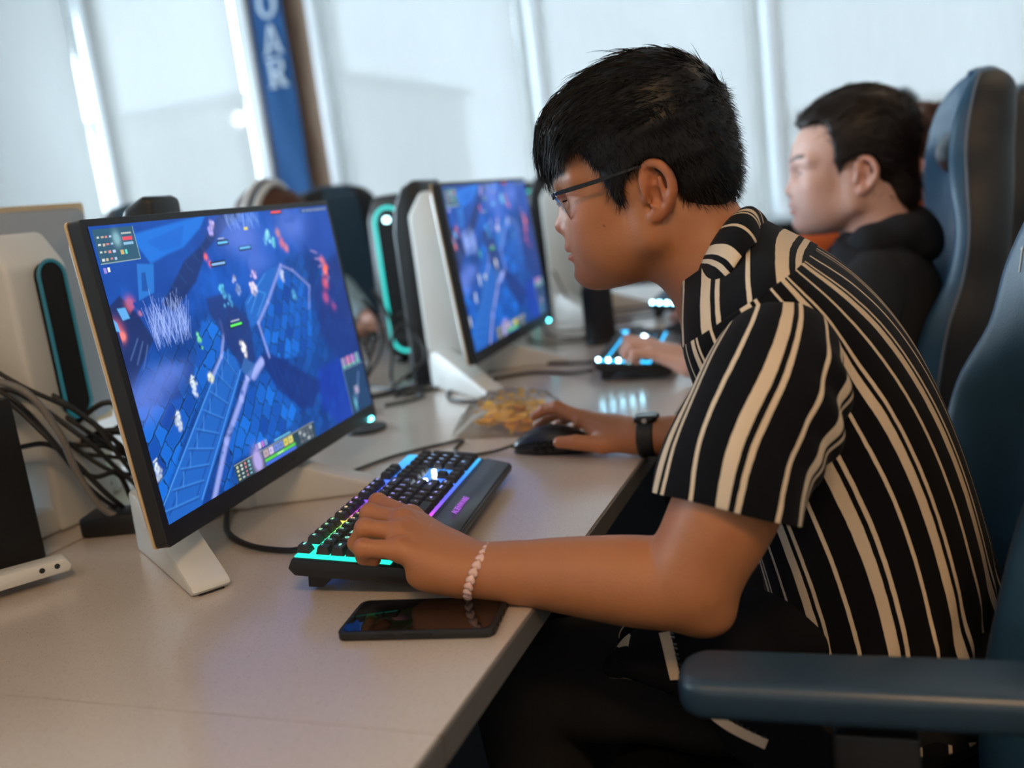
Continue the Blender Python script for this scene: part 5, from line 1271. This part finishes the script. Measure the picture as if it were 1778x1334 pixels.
# ------------------------------------------------------------------ trousers, socks and shoes of the same man
BLACKC = mat('black_denim', (.005, .005, .0065), .9, .3, 90, .3, 600)
def trousers(x0, ym, m, parent, kx=-.44, sp=.12):
    f = Field((kx-.12, ym-.30, .04), (x0+.20, ym+.30, .68), .006)
    for s in (-1, 1):
        f.chain([(x0, ym+s*.085, .560), (x0-.20, ym+s*.10, .560), (kx, ym+s*sp, .545)], [.100, .086, .066], k=.03)
        f.chain([(kx, ym+s*sp, .545), (kx+.03, ym+s*sp, .30), (kx+.06, ym+s*sp, .085)], [.066, .058, .046], k=.02)
    f.ell((x0+.03, ym, .575), (.12, .175, .10), k=.04)
    V, F = f.nets(1); N = vnormals(V, F); V = V+N*wob(V, (35, 80), .006, 12)[:, None]
    o = link('trousers', np_mesh('trousers', V, F), m, parent)
    for s in (-1, 1):
        r = []
        for x, w_, h in ((kx-.135, .020, .030), (kx-.10, .040, .050), (kx-.02, .043, .075), (kx+.06, .040, .095), (kx+.11, .036, .090), (kx+.13, .028, .06)):
            r.append([(x, ym+s*sp+w_*math.cos(q), .012+(h-.012)*max(0, math.sin(q))) for q in np.linspace(0, 2*PI, 16, endpoint=False)])
        sh = MB().loft(r).build('shoe', mat('dark_shoe', (.012, .012, .013), .6), parent, smooth=True)
        MB().prism([(kx-.14, ym+s*sp-.03), (kx-.05, ym+s*sp-.045), (kx+.13, ym+s*sp-.035), (kx+.13, ym+s*sp+.035), (kx-.05, ym+s*sp+.045), (kx-.14, ym+s*sp+.03)], 0, .014, 2).build('sole', mat('pale_sole', (.4, .39, .37), .6), sh)
    return o
trousers(.0, YM, BLACKC, p1)
# ------------------------------------------------------------------ glasses
def headset_frame(t): t.location = H1O; t.rotation_euler = Matrix(H1M.tolist()).to_euler()
gl = thing('glasses', 'thin black half-rim glasses on the striped-shirt man\'s nose', 'glasses'); headset_frame(gl)
LENS = NT('spectacle_lens'); LENS.t.nodes.remove(LENS.b)
_a1 = LENS.n('ShaderNodeBsdfTransparent', i_Color=(.95, .96, .98, 1)); _b1 = LENS.n('ShaderNodeBsdfGlossy', i_Roughness=.02); _c1 = LENS.n('ShaderNodeLayerWeight', i_Blend=.25); _d1 = LENS.n('ShaderNodeMixShader')
LENS.l(_c1.outputs['Fresnel'], _d1.inputs[0]); LENS.l(_a1.outputs[0], _d1.inputs[1]); LENS.l(_b1.outputs[0], _d1.inputs[2]); LENS.l(_d1.outputs[0], LENS.out.inputs[0])
FRM = mat('black_spectacle_frame', (.006, .006, .007), .3); WIRE = mat('silver_wire', (.55, .55, .56), .25, .05, 50, metal=1.0)
def lx(y, z): return .1135-.20*max(0, y-.008)-.30*max(0, .040-z)-(.05*max(0, y-.045))
for s in (-1, 1):
    out = [(.010, .040), (.058, .040), (.0605, .032), (.058, .016), (.050, .006), (.036, .002), (.020, .004), (.0105, .014), (.0085, .030)]
    C2 = catmull([(a, b, 0) for a, b in out], 4, True)
    pts = [(lx(a, b), s*a, b) for a, b, _ in C2]
    me = MB(); me.add(pts+[(p[0]-.0012, p[1], p[2]) for p in pts], [tuple(range(len(pts))), tuple(range(2*len(pts)-1, len(pts)-1, -1))]); me.build('lens', LENS.m, gl)
    MB().tube(pts+[pts[0]], .0007, 6, False).build('lower_rim', WIRE, gl, smooth=True)
    tp = [(lx(a, .0405)+.0003, s*a, .0405+.0008*math.sin((a-.01)/.05*PI)) for a in np.linspace(.009, .061, 14)]
    MB().tube(tp, .0017, 8).build('brow_bar', FRM, gl, smooth=True)
    x0 = lx(.061, .0405)
    rings = []
    for x, y, z, h in ((x0, .0615, .0400, .0022), (x0-.006, .0660, .0395, .0026), (.080, .0745, .0385, .0026), (.050, .0825, .0372, .0024), (.020, .0868, .0368, .0018), (.002, .0860, .0370, .0015), (-.012, .0800, .0330, .0014), (-.030, .0790, .0120, .0012)):
        rings.append([(x, s*y-.0007, z-h), (x, s*y+.0007, z-h), (x, s*y+.0007, z+h), (x, s*y-.0007, z+h)])
    MB().loft(rings).build('temple', FRM, gl, bevel=.0003, seg=1)
    MB().lathe([(max(.0001, .0035*math.sin(q)), .0045*math.cos(q)) for q in np.linspace(0, PI, 8)], n=10).build('nose_pad', mat('clear_pad', (.7, .68, .65), .2), gl, smooth=True, loc=(.104, s*.0098, .022))
    MB().tube([(.112, s*.0085, .030), (.110, s*.0075, .026), (.1050, s*.0090, .0235)], .0005, 5).build('pad_arm', WIRE, gl)
MB().tube([(.1138, y, .0370+.0030*math.cos(y/.009*1.57)) for y in np.linspace(-.010, .010, 9)], .0012, 8).build('bridge', FRM, gl, smooth=True)
# ------------------------------------------------------------------ bracelet and watch
bl = thing('bracelet', 'bracelet of pale pink heart-shaped beads on the near wrist', 'bracelet', (-.4000, .8655, .7605))
BEAD = mat('rose_quartz', srgb(226, 190, 182), .18, .08, 200, sss=.3, sssr=(1, .6, .6), ssss=.004)
nb = 24
hm = MB()
hp = [(1.3*x, 1.3*y) for x, y in [(0, -.0048), (.0036, -.0006), (.0043, .0018), (.0034, .0036), (.0017, .0038), (0, .0024), (-.0017, .0038), (-.0034, .0036), (-.0043, .0018), (-.0036, -.0006)]]
hm.loft([[(x*.72, y*.72, -.0018) for x, y in hp], [(x, y, 0) for x, y in hp], [(x*.72, y*.72, .0018) for x, y in hp]]); hme = hm.mesh('bead'); hme.materials.append(BEAD)
lk = MB().lathe([(max(.0001, .0012*math.sin(q)), .0012*math.cos(q)) for q in np.linspace(0, PI, 6)], n=8).mesh('link'); lk.materials.append(WIRE)
def wristpt(a): return np.array((.012*math.sin(a), .0345*math.cos(a), .0278*math.sin(a)))
for k in range(nb):
    a = k*2*PI/nb+.05; c = wristpt(a); tn = wristpt(a+.01)-wristpt(a-.01); tn /= np.linalg.norm(tn)
    ax = np.array((1., 0, -.30)); no = np.cross(tn, ax); no /= np.linalg.norm(no); no = no if no@c > 0 else -no; sx = np.cross(tn, no)
    b = link('bead', hme, None, bl, True); b.matrix_local = Matrix(((sx[0], tn[0], no[0], c[0]), (sx[1], tn[1], no[1], c[1]), (sx[2], tn[2], no[2], c[2]), (0, 0, 0, 1)))
    o = link('link', lk, None, bl, True, loc=tuple(wristpt(a+PI/nb)))
wt = thing('smartwatch', 'black smartwatch with a rubber strap on the far wrist', 'watch', (-.332, 1.386, .7590))
P = np.zeros((8, 40, 3)); th = np.linspace(0, 2*PI, 40, endpoint=False)
for i in range(8): P[i] = np.stack([np.full(40, -.0125+i*.025/7), .0295*np.cos(th), .0290*np.sin(th)], 1)
grid_mesh('strap', P, P[..., 0]*0, mat('black_strap', (.010, .010, .011), .55, .15, 80), wt, thick=.0024)
MB().prism(rrect(.036, .034, .008), .0255, .0355, 2).build('case', GLOSSB, wt, bevel=.003)
MB().prism(rrect(.029, .027, .006), .0353, .0362, 2).build('dial', mat('dark_dial', (.004, .004, .006), .05), wt)
MB().lathe([(.0001, -.019), (.004, -.019), (.004, -.016), (.0001, -.016)], n=12, axis=1).build('crown', WIRE, wt, loc=(0, 0, .030))
# ------------------------------------------------------------------ jacket bundled on his lap
jk = thing('jacket', 'black jacket with a cream zip bundled on the man\'s lap', 'jacket', (0, 0, 0))
f = Field((-.34, .83, .46), (-.02, 1.12, .70), .004)
f.chain([(-.285, .925, .628), (-.245, .925, .640), (-.205, .935, .645), (-.15, .955, .630)], [.016, .026, .040, .048], k=.02)
f.chain([(-.19, .95, .620), (-.13, .90, .590), (-.08, .875, .555)], [.040, .036, .040], k=.03)
f.chain([(-.27, 1.00, .615), (-.15, 1.01, .635), (-.07, 1.02, .63)], [.030, .040, .040], k=.03)
V, F = f.nets(1); N = vnormals(V, F); V = V+N*wob(V, (60, 130), .006, 14)[:, None]
JM = NT('printed_black_fleece'); JM.set(rough=.9, spec=.1); _tc = JM.n('ShaderNodeTexCoord'); _n = JM.n('ShaderNodeTexNoise', i_Scale=28.0, i_Detail=1.0); JM.l(_tc.outputs['Object'], _n.inputs['Vector'])
_sx = JM.n('ShaderNodeSeparateXYZ'); JM.l(_tc.outputs['Object'], _sx.inputs[0])
_k = JM.mathn('MULTIPLY', JM.mathn('GREATER_THAN', _n.outputs['Fac'], .52), JM.mathn('LESS_THAN', _sx.outputs['X'], -.262)); JM.l(JM.mixc(_k, (.006, .0065, .009), (.55, .45, .33)), JM.b.inputs['Base Color'])
link('cloth', np_mesh('cloth', V, F), JM.m, jk)
ZIP = mat('cream_zip_tape', (.60, .46, .34), .7, .1, 200)
def zip_strip(pts, wdt, n):
    C = catmull(pts, 8); t = np.gradient(C, axis=0); t /= np.linalg.norm(t, axis=1, keepdims=True)
    sd = np.cross(t, (0, -1, .35)); sd /= np.linalg.norm(sd, axis=1, keepdims=True)
    z = MB().loft([list(C-sd*wdt), list(C+sd*wdt)], closed=False).build('zip_tape', ZIP, jk, smooth=True)
    for q in np.linspace(2, len(C)-3, n).astype(int): MB().box(C[q]-sd[q]*wdt*1.25, (.0032, .0022, .0018)).build('zip_tooth', mat('dark_tooth', (.03, .03, .03), .3), z)
zip_strip([(-.217, .890, .688), (-.214, .888, .672), (-.212, .888, .655), (-.210, .890, .635)], .0058, 9)
zip_strip([(-.168, .855, .620), (-.155, .852, .612), (-.140, .850, .605), (-.118, .850, .595)], .0050, 9)
# ================================================================== the other people
def simple_shirt(rows, ym, m, parent, name='hooded_top', seed=3, nu=120, nv=90):
    P, th, v = torso_grid(rows, ym, nu, nv); fo = wob(P.reshape(-1, 3), (20, 45), .006, seed).reshape(P.shape[:2])
    P, _ = displace(P, fo); return grid_mesh(name, P, P[..., 0]*0, m, parent)
def arm_tube(pts, r, m, parent, seed=1, name='sleeve'):
    P, th, q = tube_grid(pts, r, 60, 60); fo = wob(P.reshape(-1, 3), (30, 70), .004, seed).reshape(P.shape[:2])
    P, _ = displace(P, fo); return grid_mesh(name, P, P[..., 0]*0, m, parent)
def add_hand(f, fing, wrist, rad, delta, elbow, shoulder, thumb=None):
    """a hand like the first man's moved by delta, with its arm up to the shoulder"""
    d = np.array(delta); w_ = np.array(wrist)+d; sg = 1 if fing['i'][0][1] > fing['l'][0][1] else -1
    f.cone(elbow, w_, .040, .025, .02); f.cone(shoulder, elbow, .044, .040, .02)
    for key, dy in (('i', .014), ('m', .005), ('r', -.005), ('l', -.013)):
        p = [np.array(q)+d for q in fing[key]]; f.cone(w_+(0, sg*dy, .002), p[0], .0185, rad[key][0]+.001, .014); finger(f, p, rad[key], .006)
    f.ell(np.mean([w_, np.array(fing['m'][0])+d], 0), (.042, .030, .018), k=.014)
    if thumb: finger(f, [np.array(q)+d for q in thumb], (.0150, .0125, .0105, .0085), .012)
def body_mesh(f, O, M, k, poly, skin, parent, **kw):
    V, F = f.nets(1); T = np.ones((len(V), 3)); Vh = ((V-O)@M)/k; q = Vh[:, 2] > -.11; T[q] = head_tint(Vh[q], poly, **kw)
    return link('body', np_mesh('body', V, F, cols={'tint': T}), skin, parent)
def chest(f, top, ym, z0, L, R):
    f.chain([top, (top[0]+.004, ym, top[2]-.07), (top[0]+(.02 if top[0] > -1 else -.03), ym, z0)], [.052, .064, .070], k=.03)
    for q in (L, R): f.cone((top[0]+.004, ym, top[2]-.06), q, .050, .042, .03)
TH1 = [(-.435, .896, .762), (-.478, .928, .7760), (-.515, .942, .7830), (-.540, .946, .7790)]; TH2 = [(-.366, 1.383, .7560), (-.4020, 1.3720, .7520), (-.4430, 1.3715, .7575), (-.4730, 1.3760, .7570)]
HOOD = mat('black_hoodie', (.006, .008, .012), .88, .3, 120, .3, 900)
# --- hooded man at the second seat
p2 = thing('person', 'dark-haired man in a black hooded top at the second seat', 'person')
H2O, H2M = frame_of((-.0283, 2.054, 1.093), math.radians(-8), math.radians(5))
def toworld2(V): return H2O+(V*1.06)@H2M.T
HP2 = [(.076, .113), (.050, .118), (.037, .106), (.033, .070), (.036, .042), (.030, .014), (.023, .028), (.010, .0400), (-.010, .0440), (-.029, .038), (-.037, .012), (-.042, -.02), (-.056, -.065), (-.074, -.095), (-.115, -.085), (-.16, 0), (-.16, .19), (.12, .19), (.105, .135)]
HS2 = [((-.014, 0, .068), (.112, .084, .090)), ((-.02, 0, .090), (.095, .076, .074)), ((.045, 0, .108), (.040, .050, .030)), ((-.068, 0, -.02), (.046, .056, .080)), ((.0, 0, .03), (.062, .0795, .06))]
f = Field((-.56, 1.80, .68), (.14, 2.52, 1.30), .0031)
f.frame(H2O, H2M, 1.06); head_solid(f, neck=((-.025, -.045, .055), (-.045, -.15, .058))); f.frame()
chest(f, (.0, 2.055, .955), 2.055, .80, (.0, 1.935, .915), (.0, 2.185, .915))
add_hand(f, LH, wr, RR, (.060, 1.032, .006), (-.11, 1.862, .752), (.0, 1.935, .915), TH1); add_hand(f, RHd, w2, RR, (.035, 1.018, .0), (-.095, 2.372, .762), (.0, 2.185, .915), TH2)
body_mesh(f, H2O, H2M, 1.06, HP2, SKIN2, p2, brow=(.10, .07, .06))
hs, hfq = hair_solid(HS2, HP2, .003).nets(1); HN = vnormals(hs, hfq)
h2 = link('hair', np_mesh('hair', toworld2(hs+HN*wob(hs*np.array((.3, 1, 1)), (120, 240), .002, 8)[:, None]), hfq), HAIR2, p2)
r_, n_ = pick(hs, hfq, 2600, 15)
fl = np.stack([np.full(len(r_), -.9), r_[:, 1]*2, .25-1.2*(r_[:, 0] < -.05)], 1); fl -= n_*(fl*n_).sum(1, keepdims=True)*.95
strands('hair_strands', r_, fl+n_*.10, n_, .025+.02*np.random.default_rng(5).random(len(r_)), .0008, lambda c, t, n, s: np.tile((-.04, 0, -.16), (len(c), 1)), HAIR2, h2, 4, 5, .12, toworld2)
rows2 = [(.060, .500, .125, .185), (.050, .600, .128, .185), (.038, .700, .126, .185), (.024, .790, .122, .192), (.012, .860, .112, .200), (.004, .915, .096, .196), (.004, .950, .082, .160), (.008, .975, .070, .110), (.008, .995, .064, .082)]
t2 = simple_shirt(rows2, 2.06, HOOD, p2, seed=5)
arm_tube([(.005, 1.93, .925), (-.015, 1.875, .875), (-.06, 1.850, .80), (-.12, 1.860, .755), (-.22, 1.885, .765), (-.315, 1.897, .768)], [.050, .066, .062, .056, .047, .038], HOOD, t2, 3)
arm_tube([(.005, 2.19, .925), (-.010, 2.255, .875), (-.05, 2.320, .80), (-.10, 2.370, .762), (-.18, 2.390, .765), (-.275, 2.402, .768)], [.050, .066, .062, .056, .047, .038], HOOD, t2, 4)
f = Field((-.14, 1.88, .86), (.17, 2.24, 1.07), .0045)
f.chain([(-.085, 2.045, .905), (-.062, 1.985, .940), (-.005, 1.955, .972), (.055, 1.985, .985), (.080, 2.060, .990), (.055, 2.135, .985), (-.005, 2.165, .972), (-.062, 2.135, .940), (-.085, 2.075, .905)], [.016, .022, .028, .034, .040, .034, .028, .022, .016], k=.015)
f.ell((.085, 2.06, .955), (.050, .085, .045), k=.03)
V, F = f.nets(1); V = V+vnormals(V, F)*wob(V, (45, 90), .006, 9)[:, None]; link('hood', np_mesh('hood', V, F), HOOD, t2)
trousers(.07, 2.06, BLACKC, p2, kx=-.38)
# --- person in orange at the third seat
p3 = thing('person', 'curly-haired person in an orange top behind the hooded man', 'person')
H3O, H3M = frame_of((.135, 3.02, 1.080), math.radians(0), math.radians(10))
def toworld3(V): return H3O+V@H3M.T
f = Field((-.50, 2.73, .68), (.27, 3.52, 1.29), .0046)
f.frame(H3O, H3M); head_solid(f, neck=((-.016, -.045, .054), (-.030, -.15, .056))); f.frame()
chest(f, (.135, 3.02, .955), 3.02, .80, (.14, 2.90, .910), (.14, 3.14, .905))
add_hand(f, LH, wr, RR, (.10, 1.98, .004), (-.115, 2.79, .915), (.14, 2.90, .910), TH1); add_hand(f, RHd, w2, RR, (.05, 2.0, .0), (-.08, 3.36, .765), (.14, 3.14, .905), TH2)
body_mesh(f, H3O, H3M, 1, HP2, SKIN2, p3)
f = Field((-.17, -.15, -.16), (.14, .15, .20), .005); q = np.random.default_rng(17)
f.ell((-.02, 0, .06), (.10, .09, .10), k=0)
for k in range(90):
    a = q.normal(size=3); a /= np.linalg.norm(a); c = np.array((-.035, 0, .045))+a*np.array((.10, .10, .11))
    if c[0] > .06 and c[2] < .08: continue
    f.sphere(c, .020+.010*q.random(), .012)
V, F = f.nets(0); h3 = link('hair', np_mesh('hair', toworld3(V), F), HAIR3, p3)
ORG = mat('orange_cotton', srgb(206, 92, 30), .85, .12, 40)
t3 = simple_shirt([(.185, .500, .125, .18), (.180, .62, .128, .185), (.172, .74, .126, .19), (.160, .84, .116, .198), (.150, .905, .098, .196), (.145, .945, .082, .16), (.140, .975, .068, .10), (.135, .995, .062, .078)], 3.02, ORG, p3, 'orange_top', 7)
arm_tube([(.15, 2.90, .925), (.08, 2.83, .925), (-.02, 2.79, .930), (-.115, 2.79, .915), (-.21, 2.82, .84), (-.262, 2.84, .785)], [.050, .066, .066, .062, .050, .040], ORG, t3, 6)
arm_tube([(.14, 3.14, .915), (.08, 3.22, .87), (.0, 3.30, .79), (-.08, 3.36, .765), (-.17, 3.37, .765), (-.25, 3.39, .768)], [.050, .066, .060, .054, .046, .038], ORG, t3, 8)
trousers(.20, 3.02, BLACKC, p3, kx=-.27)
# --- player with a headset across the desks (only the top of the head shows)
p4 = thing('person', 'brown-haired player with a striped headset across the desks', 'person')
H4O, H4M = frame_of((-1.700, 2.50, 1.105), math.radians(180), math.radians(14))
def toworld4(V): return H4O+V@H4M.T
def turned(fing): return {k: [(-p[0], -p[1], p[2]) for p in v] for k, v in fing.items()}
LT, RT = turned(LH), turned(RHd); wrT, w2T = wr*(-1, -1, 1), w2*(-1, -1, 1)
f = Field((-1.93, 2.18, .68), (-1.36, 2.80, 1.30), .0050)
f.frame(H4O, H4M); head_solid(f, neck=((-.016, -.045, .054), (-.060, -.15, .056))); f.frame()
chest(f, (-1.800, 2.50, .955), 2.50, .80, (-1.815, 2.38, .905), (-1.815, 2.62, .905))
add_hand(f, LT, wrT, RR, (-2.000, 3.52, .004), (-1.72, 2.72, .757), (-1.80, 2.62, .905)); add_hand(f, RT, w2T, RR, (-1.96, 3.72, .0), (-1.72, 2.28, .757), (-1.80, 2.38, .905))
body_mesh(f, H4O, H4M, 1, HP1, SKIN2, p4)
hs, hfq = hair_solid(HS1, HP1, .004).nets(1); HR4 = hair_mat('reddish_brown_hair', (.05, .02, .01), (.12, .05, .028), .5)
link('hair', np_mesh('hair', toworld4(hs+vnormals(hs, hfq)*wob(hs, (110, 220), .004, 4)[:, None]), hfq), HR4, p4)
GRT = mat('grey_sweater', (.22, .22, .23), .9, .1, 60)
rows4 = [(-1.86-0.0, .50, .125, .18), (-1.85, .62, .125, .185), (-1.84, .74, .122, .19), (-1.825, .84, .112, .196), (-1.812, .905, .096, .19), (-1.80, .95, .08, .15), (-1.79, .985, .066, .09), (-1.775, 1.01, .06, .075)]
t4 = simple_shirt(rows4, 2.50, GRT, p4, 'sweater', 11)
for s in (-1, 1): arm_tube([(-1.81, 2.50+s*.12, .915), (-1.79, 2.50+s*.19, .87), (-1.76, 2.50+s*.23, .79), (-1.70, 2.50+s*.23, .755), (-1.62, 2.50+s*.20, .768)], [.048, .064, .058, .052, .040], GRT, t4, 10+s)
trousers(-1.97, 2.50, BLACKC, p4, kx=-1.72)
hd = thing('headset', 'white and navy striped headset band over brown hair', 'headset'); hd.location = H4O; hd.rotation_euler = Matrix(H4M.tolist()).to_euler()
for dx, m_ in ((.018, WHITEP), (.0, mat('navy_band', (.02, .035, .07), .5)), (-.018, WHITEP)):
    MB().tube([(dx-.015, .098*math.cos(q), .055+.118*math.sin(q)) for q in np.linspace(-.15, PI+.15, 22)], .0105, 8).build('band', m_, hd, smooth=True)
for s in (-1, 1): MB().lathe([(.001, -.016), (.034, -.016), (.040, 0), (.034, .014), (.001, .014)], n=20, axis=1).build('ear_cup', BLACKP, hd, auto=30, loc=(-.012, s*.100, .012))
# --- person in a pale blue jersey seated in the turned chair
p5 = thing('person', 'person in a pale blue jersey seated in the turned chair', 'person')
JER = mat('pale_blue_jersey', srgb(150, 178, 190), .8, .1, 30)
H5O, H5M = frame_of((-2.14, 3.48, 1.075), math.radians(35), math.radians(8))
def toworld5(V): return H5O+V@H5M.T
f = Field((-2.32, 3.05, .66), (-1.66, 3.68, 1.28), .0055)
f.frame(H5O, H5M); head_solid(f, neck=((-.016, -.045, .054), (-.030, -.15, .056))); f.frame()
chest(f, (-2.115, 3.46, .965), 3.46, .80, (-2.09, 3.34, .905), (-2.09, 3.58, .905))
for s_, pts in ((0, [(-2.09, 3.34, .905), (-1.95, 3.25, .88), (-1.80, 3.17, .770), (-1.76, 3.15, .760)]), (1, [(-2.09, 3.58, .905), (-2.20, 3.62, .82), (-2.26, 3.60, .72)])):
    f.chain(pts, [.044, .040, .030, .024][:len(pts)], k=.02)
    for k in range(4):
        e = np.array(pts[-1]); dv = np.array((.055, .0, -.012)) if s_ == 0 else np.array((-.03, 0, -.04)); o_ = np.array((0, (k-1.5)*.017, 0))
        f.chain([e+o_*.6, e+o_+dv, e+o_+dv*1.6+(0, 0, -.012)], [.014, .010, .008], k=.008)
    f.chain([e+(0, .02, 0), e+(.02, .045, -.005), e+(.045, .05, -.01)], [.013, .011, .008], k=.008)
body_mesh(f, H5O, H5M, 1, HP1, SKIN2, p5)
hs, hfq = hair_solid(HS1, HP1, .0045).nets(1); link('hair', np_mesh('hair', toworld5(hs), hfq), HAIR2, p5)
t5 = simple_shirt([(-2.07, .50, .12, .18), (-2.07, .62, .122, .185), (-2.075, .74, .12, .19), (-2.085, .84, .11, .196), (-2.095, .905, .096, .19), (-2.105, .95, .08, .15), (-2.115, .985, .066, .09), (-2.12, 1.01, .06, .075)], 3.45, JER, p5, 'jersey', 13)
sl5 = arm_tube([(-2.04, 3.32, .94), (-1.97, 3.26, .90), (-1.90, 3.22, .84), (-1.84, 3.19, .79), (-1.80, 3.17, .765)], [.05, .068, .064, .056, .044], JER, t5, 15)
MB().lathe([(.001, 0), (.030, 0), (.030, .004), (.001, .004)], n=20, axis=1).build('blue_patch', BLUE, sl5, loc=(-1.915, 3.155, .88))
trousers(-2.10, 3.45, BLACKC, p5, kx=-2.48)
print('script seconds', round(time.time()-T0, 1))
